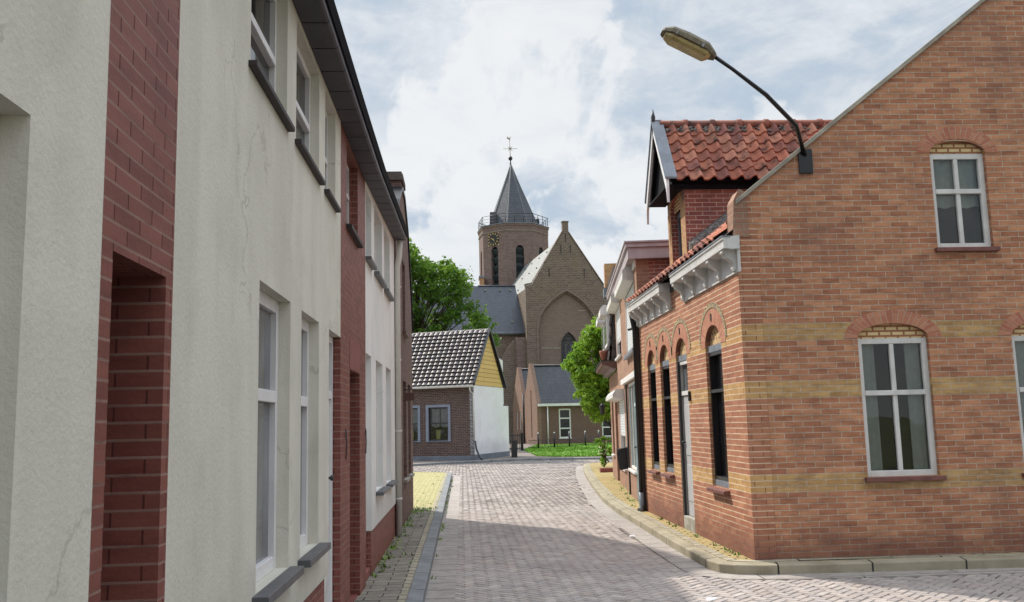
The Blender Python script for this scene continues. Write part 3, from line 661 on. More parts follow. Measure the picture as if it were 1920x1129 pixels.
# white house
wh = left_house('plaster_house', 'smooth white rendered house with three upper windows beside the downpipe', 9.02, 12.93, M['whitew'], 0.56,
    [rect(9.06, 9.64, 3.31, 4.03), rect(9.95, 10.95, 3.31, 4.08), rect(11.22, 12.12, 3.33, 4.12), rect(10.1, 10.92, .92, 2.35), rect(11.42, 12.2, .92, 2.36)], [(9.03, 9.58, 2.345)])
for a, b, c in ((9.06, 9.64, 4.03), (9.95, 10.95, 4.08), (11.22, 12.12, 4.12)):
    window(wh, LP, a, b, 3.32, c, rec=.09, trans=(3.72,), gm='glass', sill=1, sillm='slatesill', sp=.06, sover=.03, sth=.04)
for a, b in ((10.1, 10.92), (11.42, 12.2)):
    window(wh, LP, a, b, .92, 2.35, rec=.07, fw=.06, trans=(1.85,), gm='glassgrey', sill=1, sp=.085, sover=.08, sth=.04)
plinth(wh, [(9.62, 12.93)], .555)
door(wh, LP, 9.035, 9.575, .2, 2.34, .1, 'white', ku=9.45)
MB().box(-1.22, -0.97, 9.03, 9.6, .112, .198).build('doorstep', M['redplain'], wh, bev=.01)
m = MB(); m.tube([(-0.86, 12.86, ztop(12.9)), (-0.875, 12.9, 4.05), (-0.905, 12.93, 3.9), (-0.905, 12.95, 0.13)], .041, 12)
pp = m.build('downpipe', M['pipe'], wh)
for z in (0.62, 1.55, 2.55, 3.6): MB().tube([(-0.905, 12.95, z - .012), (-0.905, 12.95, z + .012)], .05, 12).build('bracket', M['oldwhite'], pp)
# houses nearer than the photograph's left edge
rh = left_house('brick_house', 'dark red brick bay beside the near end of the cream house', 2.42, 3.02, M['redbrick'], 0.0, [rect(2.55, 2.9, 3.31, 4.03)], [(2.5, 2.95, 2.1)])
window(rh, LP, 2.55, 2.9, 3.31, 4.03, rec=.08, fw=.04, sill=1, sillm='darkup', sp=.05, sover=.03, sth=.04)
door(rh, LP, 2.505, 2.945, .13, 2.09, .25, 'brownp', fm='brownp')
fh = left_house('plaster_house', 'grey cream rendered house nearest to the viewer on the left', -3.5, 2.42, M['cream'], 0.605,
    [rect(-2.6, -1.6, UZ0, UZ1), rect(-.4, .6, UZ0, UZ1), rect(1.2, 2.0, UZ0, UZ1), rect(-2.6, -1.6, .87, 2.31), rect(-.4, .6, .87, 2.31), rect(1.2, 2.0, .87, 2.31)], [])
for a, b in ((-2.6, -1.6), (-.4, .6), (1.2, 2.0)):
    window(fh, LP, a, b, UZ0, UZ1, rec=.06, trans=(3.62,), gm='glass', sill=1, sillm='darkup', sp=.04, sover=.04, sth=.032)
    window(fh, LP, a, b, .87, 2.31, rec=.065, fw=.07, trans=(1.78,), gm='glassgrey', sill=1, sp=.075, sover=.07, sth=.045)
plinth(fh, [(-3.5, 2.42)], .60)
# brown gabled house at the end of the row
gh = thing('gabled_house', 'purple brown brick house with street gable and chimney at the end of the left row', 'house', (-0.93, 15, 0.11))
GP = lambda u, v, d=0.0: Vector((-0.93 + d, u, v))
gab = [(12.98, 0), (17.05, 0), (17.05, 3.4), (16.88, 3.85), (15.85, 4.97), (14.95, 5.4), (14.3, 5.4), (13.4, 4.97), (12.98, 4.45)]
MB().wall(gab, [rect(14.38, 15.1, 3.12, 4.28), rect(14.38, 15.15, .8, 2.34), rect(15.66, 16.4, .8, 2.34)], GP, .25).build('wall', M['brownbrick'], gh)
for a, b, c, d in ((14.38, 15.1, 3.12, 4.28), (14.38, 15.15, .8, 2.34), (15.66, 16.4, .8, 2.34)):
    window(gh, GP, a, b, c, d, rec=.08, fw=.06, fm='brownp', trans=((c + d) / 2 + .2,), sill=1, sillm='step' if c < 1 else 'brownp', sp=.06, sover=.05, sth=.05)
m = MB(); rp = gab[2:]
m.grid([[(-1.19, a, b) for a, b in rp], [(-7, a, b) for a, b in rp]], smooth=False); m.build('roof', M['plaintile'], gh)
m = MB(); m.face([(-1.17, 17.04, 0), (-7, 17.04, 0), (-7, 17.04, 3.4), (-1.17, 17.04, 3.4)]); m.face([(-7, a, b) for a, b in gab]); m.build('side_wall', M['brownbrick'], gh)
m = MB()
for (a, b), (c, d) in zip(rp, rp[1:]):
    m.grid([[(-1.2, a, b), (-.90, a, b), (-.90, a, b + .05), (-1.2, a, b + .05)], [(-1.2, c, d), (-.90, c, d), (-.90, c, d + .05), (-1.2, c, d + .05)]], closed=True, smooth=False, caps=True)
m.build('coping', M['blackp'], gh)
c_ = MB().box(-1.28, -0.935, 14.32, 14.93, 4.9, 5.56).build('chimney', M['brownbrick'], gh)
MB().box(-1.32, -0.90, 14.27, 14.98, 5.55, 5.66).box(-1.30, -0.92, 14.29, 14.96, 5.66, 5.70).build('chimney_cap', M['brownstone'], c_, bev=.008)
sg = thing('hanging_sign', 'small dark red sign board on a wrought iron bracket of the brown house', 'sign', (-0.93, 14.6, 2.0))
MB().box(-.92, -.76, 14.58, 14.64, 2.02, 2.15).build('board', M['brownp'], sg, bev=.005)
m = MB(); m.tube([(-.93, 14.61, 2.20), (-.74, 14.61, 2.20)], .006, 6); m.tube([(-.93, 14.61, 2.27), (-.87, 14.61, 2.25), (-.80, 14.61, 2.205)], .005, 6)
m.tube([(-.88, 14.61, 2.2), (-.88, 14.61, 2.15)], .004, 6); m.tube([(-.79, 14.61, 2.2), (-.79, 14.61, 2.15)], .004, 6); m.build('bracket', M['iron'], sg)

# ================================================================== RIGHT: banded brick corner house (wall plane x = 3.06)
RP = lambda u, v, d=0.0: Vector((3.06 - d, u, v))
ZR = lambda x: 3.6 + 0.76 * (x - 2.88)            # main roof slope
bk = thing('corner_house', 'orange and yellow banded brick house with arched black windows on the right', 'house', (3.06, 12.6, 0.11))
Y0, Y1 = 9.72, 15.42
AW = [(14.24, 14.84, .835), (13.27, 13.89, .835), (10.53, 11.23, .80)]
DO = (12.20, 12.83)
ol = [(Y0, 0.0), (DO[0], 0.0)] + [(DO[0], 2.50)] + [((DO[0] + DO[1]) / 2 - math.cos(math.pi * i / 12) * (DO[1] - DO[0]) / 2, 2.50 + .25 * math.sin(math.pi * i / 12)) for i in range(1, 12)] + [(DO[1], 2.50), (DO[1], 0.0), (Y1, 0.0), (Y1, 3.7), (Y0, 3.7)]
MB().wall(ol, [arch(a, b, c, 2.50, .25) for a, b, c in AW], RP, .24).build('wall', M['facade'], bk)
for a, b, c in AW + [(DO[0], DO[1], None)]:
    hw = (b - a) / 2; cc = (a + b) / 2
    m = arc_band(MB(), RP, cc, 2.50, hw, .25, .002, .20, -.05, .004, 18); m.build('arch_ring', M['soldier'], bk)
    m = arc_band(MB(), RP, cc, 2.50 + .03, hw, .25 - .02, .20, .265, -.02, .007, 18, .05, math.pi - .05); m.build('hood_ring', M['headers'], bk)
    MB().box(cc - .012, cc + .012, -.01, .014, 2.80, 2.89, lambda p, q, r: RP(p, r, q)).build('wall_slot', M['blackp'], bk)
    tp = [(a + .0, 2.515), (b - .0, 2.515)] + [(cc + hw * math.cos(math.pi * i / 12), 2.50 + .25 * math.sin(math.pi * i / 12)) for i in range(1, 12)]
    m = MB(); D3 = lambda u, v, d: RP(u, v, d)
    for t in tessellate_polygon([[Vector((p, q, 0)) for p, q in tp]]): m.face([RP(*tp[k], -.06) for k in t], [(tp[k][1] * 1.0, tp[k][0]) for k in t])
    m.build('arch_infill', M['tymp'], bk)
    MB().box(a + .001, b - .001, -.16, -.03, 2.43, 2.513, lambda p, q, r: RP(p, r, q)).build('head_beam', M['lead'], bk, bev=.003)
    if c is not None:
        wv = window(bk, RP, a + .001, b - .001, c + .075, 2.43, rec=.035, fw=.045, fm='blackp', gm='glassblack', trans=(1.95,), fdep=.11)
        MB().box(a + .002, b - .002, -.16, -.03, c + .001, c + .075, lambda p, q, r: RP(p, r, q)).build('inner_sill', M['lead'], wv, bev=.003)
        m = MB(); n_ = 5
        for k in range(n_):
            u0 = a - .03 + (b - a + .06) * k / n_; m.box(u0, u0 + (b - a + .06) / n_ - .006, -.03, .075, c - .055, c - .015, lambda p, q, r: RP(p, r + (.03 - q) * .12, q))
        m.build('sill', M['redsill'], wv, bev=.004)
door(bk, RP, DO[0] + .002, DO[1] - .002, .30, 2.43, .05, 'door_grey', ku=12.7, fm='oldwhite', w=.03)
MB().box(DO[1] - .06, DO[1] - .001, -.04, -.004, .298, 2.43, lambda p, q, r: RP(p, r, q)).build('door_jamb', M['blackp'], bk)
MB().box(DO[0] + .002, DO[1] - .002, -.2, .0, .0, .295, lambda p, q, r: RP(p, r, q)).build('doorstep', M['step'], bk, bev=.015)
MB().box(12.08, 12.12, .003, .03, 1.86, 1.99, lambda p, q, r: RP(p, r, q)).build('letter_plate', M['blackp'], bk)
# cornice
def cornice(y0, y1, br, near_ret=True):
    D = lambda p, q, r: RP(p, r, q)
    m = MB(); m.box(y0 + .02, y1 - .02, -.01, .022, 3.205, 3.46, D); f = m.build('frieze', M['oldwhite'], bk)
    m = MB()
    prof = [(.0, 3.455), (.10, 3.455), (.13, 3.462), (.178, 3.462), (.182, 3.53), (.172, 3.545), (.19, 3.56), (.19, 3.585), (.0, 3.60)]
    m.prism(prof, lambda a, b, c: RP(c, b, a), y0 - .01, y1 + .01); m.build('cornice', M['oldwhite'], bk, bev=.003)
    MB().box(y0 - .018, y1 + .018, .10, .198, 3.586, 3.60, D).build('gutter_edge', M['lead'], bk)
    for y in br:
        pr = [(.0, 3.235), (.022, 3.225), (.035, 3.26), (.03, 3.30), (.045, 3.33), (.085, 3.36), (.115, 3.38), (.125, 3.41), (.15, 3.425), (.15, 3.455), (.0, 3.455)]
        m = MB(); m.prism([(a + .02, b) for a, b in pr], lambda a, b, c: RP(c, b, a), y - .05, y + .05)
        m.build('bracket', M['oldwhite'], bk, bev=.006)
cornice(9.62, 12.18, [9.75, 10.34, 10.94, 11.54, 12.10])
cornice(12.93, 15.40, [13.0, 13.5, 14.0, 14.5, 15.0, 15.33])
MB().box(12.19, 12.92, -.2, .02, 3.45, 3.66, lambda p, q, r: RP(p, r, q)).build('gutter_piece', M['blackp'], bk)
# main roof
TC = [(0.42, 0.155, 0.095), (0.36, 0.125, 0.08), (0.30, 0.11, 0.075), (0.38, 0.165, 0.11), (0.24, 0.095, 0.075)]
m = MB(); pantiles(m, (2.90, Y0 + .22, ZR(2.90) + .015), (0, 1, 0), (1, 0, .76), Y1 - Y0 - .22, 4.75, .22, .3, .05, TC); m.build('roof', M['pantile'], bk)
m = MB(); m.face([(2.90, Y0, ZR(2.9) - .02), (2.9, Y1, ZR(2.9) - .02), (6.72, Y1, ZR(6.72) - .02), (6.72, Y0, ZR(6.72) - .02)]); m.face([(6.72, Y0, ZR(6.72) - .02), (6.72, Y1, ZR(6.72) - .02), (10.5, Y1, 3.6), (10.5, Y0, 3.6)])
m.build('roof_underside', M['plaintile'], bk)
# gable end with raised parapet, facing the lane
SP = lambda u, v, d=0.0: Vector((u, Y0 - d, v))
go = [(3.302, 0), (10.3, 0), (10.3, 4.0), (6.72, ZR(6.72) + .28), (3.062, ZR(3.062) + .22), (3.062, 3.702), (3.302, 3.702)]
gh_ = [arch(4.35, 5.15, .95, 2.45, .16), arch(6.1, 6.9, .95, 2.45, .16), arch(5.35, 6.0, 3.45, 4.55, .14)]
MB().wall(go, gh_, SP, .22).build('gable_wall', M['gablebrick'], bk)
for hh in ((4.35, 5.15, .95, 2.45), (6.1, 6.9, .95, 2.45), (5.35, 6.0, 3.45, 4.55)):
    a, b, c, d = hh; hw = (b - a) / 2
    wv = window(bk, SP, a, b, c, d, rec=.05, fw=.06, fm='oldwhite', gm='clear', trans=(c + (d - c) * .6,), mull=((a + b) / 2,), sill=1, sillm='redsill', sp=.06, sover=.04)
    curtains(wv, SP, a + .01, b - .01, c + .01, d - .01, -.15, 1 if c > 3 else 0)
    m = arc_band(MB(), SP, (a + b) / 2, d, hw, .16, .002, .15, -.05, .004, 14); m.build('arch_ring', M['soldier'], bk)
    m = MB(); tp = [(a, d)] + [(b, d)] + [((a + b) / 2 + hw * math.cos(math.pi * i / 10), d + .16 * math.sin(math.pi * i / 10)) for i in range(1, 10)]
    for t in tessellate_polygon([[Vector((p, q, 0)) for p, q in tp]]): m.face([SP(*tp[k], -.05) for k in t])
    m.build('arch_infill', M['tymp'], bk)
m = MB(); D = lambda p, q, r: SP(p, r, q); kn = [(3.03, 3.61), (3.2, 3.61), (3.2, 4.1), (3.12, 4.14), (3.05, 4.02)]
m.prism(kn, lambda a, b, c: SP(a, b, c), -.22, .01); m.build('kneeler', M['housec'], bk, bev=.008)
m = MB(); cp = [(3.07, ZR(3.07) + .22), (6.72, ZR(6.72) + .28)]
q = [(cp[0][0], -.25, cp[0][1]), (cp[0][0], .03, cp[0][1]), (cp[0][0], .03, cp[0][1] + .06), (cp[0][0], -.25, cp[0][1] + .06)]
e = [(cp[1][0], k[1], k[2] - cp[0][1] + cp[1][1]) for k in q]; f_ = [(10.4, k[1], k[2] - cp[0][1] + 4.0) for k in q]
m.grid([[Vector((a, Y0 - b, c)) for a, b, c in r] for r in (q, e, f_)], closed=True, smooth=False, caps=True); m.build('coping', M['palestone'], bk, bev=.006)
MB().box(3.3, 10.3, Y1 - .2, Y1 - .01, 0, 3.6).build('party_wall', M['facade'], bk)
# black downpipe at the far end; black box stands for the gap's shade
m = MB(); m.tube([(2.93, 15.43, 3.46), (2.96, 15.45, 3.3), (2.985, 15.45, 3.15), (2.985, 15.45, .40)], .038, 12); m.box(3.0, 3.06, 15.415, 15.50, .11, 3.46)
dp = m.build('downpipe', M['blackp'], bk)
MB().tube([(2.985, 15.45, .42), (2.985, 15.45, .22), (2.97, 15.42, .15), (2.93, 15.38, .13)], .046, 12).build('pipe_shoe', M['lead'], dp)
# dormer
dm = MB(); x0, xb = 3.31, 5.2; ya, yb = 12.85, 13.95
DPn = lambda u, v, d=0.0: Vector((x0 - d, u, v))
gy = (ya + yb) / 2
dm.wall([(ya, 3.6), (yb, 3.6), (yb, 5.02), (gy, 5.95), (ya, 5.02)], [arch(13.12, 13.74, 3.72, 4.82, .2)], DPn, .16, back=False)
dm.face([(x0 + .161, ya, 3.6), (xb + .9, ya, 3.6), (xb + .9, ya, 5.04), (x0 + .161, ya, 5.04)]); dm.face([(x0 + .161, yb, 3.6), (xb + .9, yb, 3.6), (xb + .9, yb, 5.04), (x0 + .161, yb, 5.04)])
dorm = dm.build('dormer', M['dormerbrick'], bk)
m = arc_band(MB(), DPn, 13.43, 4.82, .31, .2, .002, .13, -.04, .008, 16)
m.box(ya + .002, 13.118, -.02, .006, 3.62, 4.82, lambda p, q, r: DPn(p, r, q)).box(13.742, yb - .002, -.02, .006, 3.62, 4.82, lambda p, q, r: DPn(p, r, q)); m.build('window_surround', M['yellowbrick'], dorm)
m = MB(); tp = [(13.12, 4.80), (13.74, 4.80)] + [(13.43 + .31 * math.cos(math.pi * i / 10), 4.82 + .2 * math.sin(math.pi * i / 10)) for i in range(1, 10)]
for t in tessellate_polygon([[Vector((p, q, 0)) for p, q in tp]]): m.face([DPn(*tp[k], -.05) for k in t])
m.build('arch_infill', M['tymp'], dorm)
D = lambda p, q, r: DPn(p, r, q)
m = MB(); m.box(13.12, 13.17, -.15, -.1, 3.72, 4.8, D).box(13.69, 13.74, -.15, -.1, 3.72, 4.8, D).box(13.17, 13.69, -.15, -.1, 4.72, 4.8, D).box(13.17, 13.69, -.15, -.1, 3.72, 3.78, D).box(13.41, 13.45, -.145, -.105, 3.78, 4.72, D)
m.build('dormer_window', M['lead'], dorm); MB().box(13.14, 13.72, -.14, -.13, 3.74, 4.78, D).build('pane', M['glassblack'], dorm)
# dormer roof
rz, ez = 6.11, 5.08; yn, yf = 12.70, 14.12; ym = (yn + yf) / 2; rx = 3.06
sn = Vector((0, ym - yn, rz - ez)); sf = Vector((0, ym - yf, rz - ez)); rl = sn.length
m = MB(); pantiles(m, (rx + .10, yn, ez), (1, 0, 0), sn, 3.0, rl, .205, .22, .07, TC); pantiles(m, (rx + .10, yf, ez), (1, 0, 0), sf, 3.0, rl, .205, .245, .055, TC)
m.build('dormer_roof', M['pantile'], bk)
m = MB(); m.cc = (.2, .1, .08); m.face([(rx + .02, yn + .02, ez - .03), (6.1, yn + .02, ez - .03), (6.1, ym, rz - .03), (rx + .02, ym, rz - .03)]); m.face([(rx + .02, yf - .02, ez - .03), (6.1, yf - .02, ez - .03), (6.1, ym, rz - .03), (rx + .02, ym, rz - .03)])
m.face([(x0, ya + .01, 5.03), (6.1, ya + .01, 5.03), (6.1, gy, 5.97), (x0, gy, 5.97)]); m.build('roof_underside', M['soot'], dorm)
m = MB(); cyl_ridge(m, (rx + .06, ym, rz + .045), (6.1, ym, rz + .045), .062, 10, .40, [(.33, .13, .09), (.30, .12, .09), (.24, .11, .09)]); m.build('ridge_tiles', M['pantile'], bk)
m = MB()
for _ in range(120):
    a = random.uniform(rx + .1, 5.6); s = random.uniform(.015, .04); z = rz - random.uniform(.02, .12); y = ym - (rz - z) * .69 - .02
    p = Vector((a, y, z + .02)); m.tube([p - Vector((s, 0, 0)), p, p + Vector((s, 0, 0))], [s * .3, s, s * .3], 5)
m.build('ridge_mortar', M['mossy'], dorm)['kind'] = 'stuff'
MB().box(rx + .1, 6.0, ya - .05, ya, 4.97, 5.07).build('eaves_board', M['soot'], dorm)
for yy, s, nm in ((yn, 1, 0), (yf, -1, 1)):
    # bargeboard: a plank in the plane x = 2.99 following the rake, its foot cut to a point
    def bp(u, v, d, yy=yy, s=s):  # u 0..1 up the rake, v across
        return Vector((rx - .05 + d, yy + (ym - yy) * u, ez + (rz - ez) * u + v))
    m = MB(); m.prism([(-.04, -.30), (.02, -.16), (1.0, -.10), (1.0, .08), (-.02, .07), (-.05, -.05)], bp, 0.0, .035); m.build('bargeboard', M['white'], bk, bev=.002)
    m = MB(); m.prism([(-.06, .07), (1.01, .08), (1.01, .11), (-.06, .10)], bp, -.02, .16 if s > 0 else .14); m.build('verge_flashing', M['lead'], bk)
m = MB(); m.box(rx - .03, x0 - .005, yn + .06, yf - .06, 5.0, 5.03); m.prism([(yn + .08, 5.03), (yf - .08, 5.03), (ym, 6.02)], lambda a, b, c: Vector((c, a, b)), rx + .06, rx + .10)
m.build('gable_panel', M['soot'], dorm)
m = MB(); m.tube([(rx - .035, ym, rz - .35), (rx - .035, ym, rz + .08), (rx - .035, ym, rz + .16), (rx - .035, ym, rz + .30)], [.022, .026, .035, .002], 6); m.build('finial', M['iron'], bk)
m = MB(); rows = []
for i in range(40):
    t = i / 39; x = 3.33 + t * 1.9; z = ZR(x) + .09; n_ = noise.noise(Vector((x * 9, 2, 3))) * .02; n2 = noise.noise(Vector((x * 14, 7, 3))) * .02
    rows.append([(x, ya - .17 + n_, z - .09), (x, ya - .17 + n2, z + .05 + n_), (x, ya - .06, z + .13 + n2), (x, ya + .01, z + .15 + n_), (x, ya + .01, z - .05)])
m.grid(rows, closed=True, smooth=True, caps=True); m.build('mortar_flashing', M['mossy'], dorm)

# street lamp on a wall arm
lm = thing('street_lamp', 'grey street lamp with yellowed diffuser on a slanting arm above the corner house', 'street lamp', (3.9, Y0, 4.55))
A0 = Vector((2.705, 9.0, 5.375)); ax = Vector((-.884, 0, .467)); sd = Vector((0, 1, 0)); upv = Vector((.467, 0, .884))
HP = lambda a, b, c: A0 + ax * a + sd * b + upv * c
def hsec(a, w_, lo, hi):
    return [HP(a, -w_, lo), HP(a, -w_, lo + (hi - lo) * .45), HP(a, -w_ * .62, hi * .92), HP(a, 0, hi), HP(a, w_ * .62, hi * .92), HP(a, w_, lo + (hi - lo) * .45), HP(a, w_, lo)]
m = MB(); m.grid([hsec(-.01, .045, .0, .05), hsec(.03, .07, .0, .075), hsec(.12, .135, .0, .11), hsec(.35, .14, .0, .115), hsec(.52, .13, .0, .10), hsec(.60, .08, .0, .06), hsec(.62, .05, .0, .035)], closed=True, caps=True, smooth=False)
m.build('hood', M['lamphood'], lm, bev=.004)
def dsec(a, w_, dp_): return [HP(a, w_, -.002), HP(a, w_ * .92, -dp_ * .7), HP(a, w_ * .6, -dp_), HP(a, -w_ * .6, -dp_), HP(a, -w_ * .92, -dp_ * .7), HP(a, -w_, -.002)]
m = MB(); m.grid([dsec(.05, .06, .02), dsec(.10, .115, .055), dsec(.5, .115, .055), dsec(.575, .07, .03)], closed=True, caps=True, smooth=False); m.build('diffuser', M['diffuser'], lm, bev=.006)
m = MB()
for a in (.17, .47): m.box(a - .012, a + .012, -.155, -.135, -.01, .03, HP)
m.build('clip', M['concrete'], lm)
MB().tube([HP(.02, 0, .03), A0 + Vector((.20, .02, -.105)), (3.30, 9.15, 5.03), (3.72, 9.45, 4.79), (3.9, 9.72, 4.52)], [.022, .02, .024, .025, .026], 10).build('arm', M['blackp'], lm)
MB().box(3.82, 3.98, 9.695, 9.719, 4.32, 4.6).build('wall_plate', M['blackp'], lm, bev=.004)

# ================================================================== RIGHT: shop house with roller shutters
an = math.atan2(0.109, 0.994)
CO = Vector((3.08, 15.56, 0)); cud = Vector((math.sin(an), math.cos(an), 0)); cnd = Vector((-math.cos(an), math.sin(an), 0))
CP = lambda u, v, d=0.0: CO + cud * u + cnd * d + Vector((0, 0, v))
CD = lambda a, b, c: CP(a, c, b)
sh = thing('shop_house', 'buff brick shop house with white roller shutters and a pale blue door', 'house', (3.2, 18, 0.11))
SU = 6.55
MB().wall([(0, 0), (.68, 0), (.68, .66), (.18, .66), (.18, 2.38), (3.3, 2.38), (3.3, .66), (1.78, .66), (1.78, 0), (SU, 0), (SU, 4.42), (0, 4.42)],
          [rect(.66, 2.88, 2.93, 4.22) if False else rect(.62, 2.88, 2.93, 4.22), rect(4.6, 6.25, 3.12, 4.34), rect(4.4, 6.2, .58, 2.26)], CP, .22).build('wall', M['housec'], sh)
m = MB(); D = CD; m.box(.0, .2, -4.5, -.222, 0, 4.42, D).box(SU - .2, SU, -4.5, -.222, 0, 4.42, D).box(.2, SU - .2, -4.5, -4.3, 0, 4.42, D); m.build('side_wall', M['dormerbrick'], sh)
m = MB(); m.box(-.12, SU + .1, -4.4, .14, 4.425, 4.62, D); f = m.build('fascia', M['lilac'], sh, bev=.004)
MB().box(-.15, SU + .13, -4.45, .18, 4.624, 4.70, D).build('roof_edge', M['lilac'], f, bev=.006)
MB().box(-.17, SU + .15, -4.4, .20, 4.702, 4.735, D).build('roof_cap', M['lilac'], f, bev=.003)
MB().box(-.02, SU, -.0, .035, 4.30, 4.424, D).build('frieze', M['oldwhite'], sh)
def shut(parent, u0, u1, v0, v1, bu0, bu1, bh=.26, bd=.20, box_mat='oldwhite', v2=None):
    s_ = MB().box(u0 + .03, u1 - .03, -.03, -.012, v0, v1, D); o = s_.build('roller_shutter', M['shutter'], parent)
    m = MB(); m.box(u0, u0 + .04, -.07, .004, v2 or v0, v1, D).box(u1 - .04, u1, -.07, .004, v2 or v0, v1, D).box(u0 + .03, u1 - .03, -.055, -.02, v0 - .04, v0, D); m.build('guide_rail', M['white'], o, bev=.003)
    pr = [(0, v1 - .02), (bd, v1 + .02), (bd, v1 + bh - .10), (bd - .07, v1 + bh), (0, v1 + bh)]
    m = MB(); m.prism(pr, lambda a, b, c: CP(c, b, a + .002), bu0, bu1); m.build('shutter_box', M[box_mat], parent, bev=.006)
    return o
shut(sh, .62, 2.88, 2.95, 4.16, .55, 3.1); shut(sh, 4.6, 6.25, 3.52, 4.26, 4.45, 6.5, v2=3.14)
window(sh, CP, 4.6, 6.25, 3.12, 3.6, rec=.08, fw=.05, fm='brownp', mull=(5.1, 5.6), gm='glass', sill=1, sillm='oldwhite', sp=.06)
MB().box(.55, 2.95, -.02, .08, 2.86, 2.928, D).build('sill', M['lead'], sh, bev=.004)
shut(sh, 4.4, 6.2, 1.33, 2.12, 4.3, 7.6, bh=.2, bd=.25, v2=.6)
window(sh, CP, 4.4, 6.2, .58, 1.4, rec=.08, fw=.06, fm='oldwhite', mull=(5.0, 5.6), gm='glass', sill=1, sillm='oldwhite', sp=.06)
MB().box(.1, 4.35, -.0, .07, 2.40, 2.51, D).build('lintel', M['white'], sh, bev=.005)
window(sh, CP, 1.785, 3.295, .66, 2.38, rec=.02, fw=.06, fm='oldwhite', mull=(2.55,), gm='glassteal', sill=1, sillm='oldwhite', sp=.05)
window(sh, CP, .185, .68, .66, 2.38, rec=.02, fw=.05, fm='oldwhite', gm='glassteal', sill=1, sillm='oldwhite', sp=.05, sover=.0)
door(sh, CP, .69, 1.77, .13, 2.37, .015, 'door_blue', glass='glassteal', ku=1.6, fm='door_blue', w=.03)
MB().box(3.42, 3.58, .0, .03, 0.11, 2.38, D).build('corner_post', M['blackp'], sh)
MB().tube([CP(.35, 3.28, 0), CP(.33, 3.22, .16)], .022, 8).build('wall_spout', M['iron'], sh)
lb = thing('letter_box', 'black letter box sticking out from the wall below the roller shutter', 'letter box', tuple(CP(3.98, .6, .1)))
m = MB(); pr = [(.01, .62), (.17, .60), (.22, .95), (.20, 1.02), (.01, 1.05)]; m.prism(pr, lambda a, b, c: CP(c, b, a), 3.85, 4.12); m.build('body', M['blackp'], lb, bev=.012)
MB().prism([(.0, 1.05), (.235, 1.005), (.235, 1.02), (.0, 1.07)], lambda a, b, c: CP(c, b, a), 3.83, 4.14).build('lid', M['blackp'], lb, bev=.003)

# ================================================================== RIGHT: small house with tiled upper storey
sm = thing('tiled_house', 'small brown house with dark tiled upper storey and dentilled eaves beyond the shop house', 'house', (3.9, 24, 0.11))
U0, U1 = SU + .01, 10.3
MB().wall([(U0, 0), (U0 + .5, 0), (U0 + .5, 2.25), (U0 + 1.5, 2.25), (U0 + 1.5, 0), (U1, 0), (U1, 2.86), (U0, 2.86)], [rect(8.8, 9.6, .75, 2.2)], CP, .22).build('wall', M['housec'], sm)
door(sm, CP, U0 + .51, U0 + 1.49, .12, 2.24, .08, 'brownp', fm='brownp', ku=U0 + 1.3)
window(sm, CP, 8.8, 9.6, .75, 2.2, rec=.08, fw=.06, fm='brownp', trans=(1.7,), sill=1, sillm='oldwhite')
MB().box(U0, U1, -4, -.23, 0, 3.1, D).build('side_wall', M['housec'], sm)
m = MB(); m.prism([(0, 2.93), (.10, 2.93), (.30, 3.0), (.36, 3.0), (.37, 3.09), (0, 3.09)], lambda a, b, c: CP(c, b, a), U0 + .02, U1 + .1); cn = m.build('cornice', M['brownp'], sm, bev=.004)
m = MB(); u = U0 + .1
while u < U1: m.box(u, u + .06, .03, .16, 2.87, 2.94, D); u += .15
m.build('dentil_band', M['lilac'], cn)
MB().box(U0 + .02, U1 + .12, .0, .39, 3.092, 3.12, D).build('gutter_edge', M['blackp'], cn)
m = MB(); o_ = CP(U0 + .05, 3.12, .16); pantiles(m, o_, cud, Vector((0, 0, 1)) - cnd * .09, U1 - U0 - .05, 2.35, .24, .3, .035, [(.05, .043, .043), (.07, .055, .05), (.035, .03, .033)]); m.build('roof', M['pantile'], sm)
MB().prism([(-.1, 3.1), (.13, 3.1), (-.08, 5.4), (-3.8, 5.5), (-3.8, 3.1)], lambda a, b, c: CP(c, b, a), U0 + .03, U1 - .02).build('roof_core', M['plaintile'], sm)
for a, b in ((U0 + .35, U0 + 1.45), (U0 + 2.2, U0 + 3.3)):
    m = MB(); m.box(a, b, -.1, .20, 3.5, 4.28, D); dw = m.build('window_bay', M['white'], sm, bev=.005)
    m = MB()
    for k in range(2):
        c0 = a + .05 + k * (b - a - .05) / 2; m.box(c0, c0 + (b - a - .15) / 2, .2, .206, 3.58, 4.2, D)
    m.build('pane', M['glassgrey'], dw)
    MB().prism([(0, 4.285), (.34, 4.29), (.34, 4.45), (.26, 4.52), (0, 4.52)], lambda p, q, c: CP(c, q, p), a - .05, b + .05).build('shutter_box', M['white'], sm, bev=.006)
cc_ = MB().box(9.55, 9.95, -.45, .06, 5.2, 6.05, D).build('chimney', M['yellowbrick'], sm)
MB().box(9.5, 10.0, -.5, .1, 5.1, 5.35, D).build('chimney_flashing', M['lead'], cc_)
pt = MB(); pt.tube([CP(7.2, 3.12, .26), CP(7.2, 3.13, .26), CP(7.2, 3.3, .26), CP(7.2, 3.36, .26), CP(7.2, 3.40, .26)], [.06, .075, .12, .13, .13], 14)
tag(pt.build('flower_pot', M['terra'], None, tuple(CP(7.2, 3.12, .26))), 'terracotta pot standing on the dentilled eaves of the small house', 'flower pot')
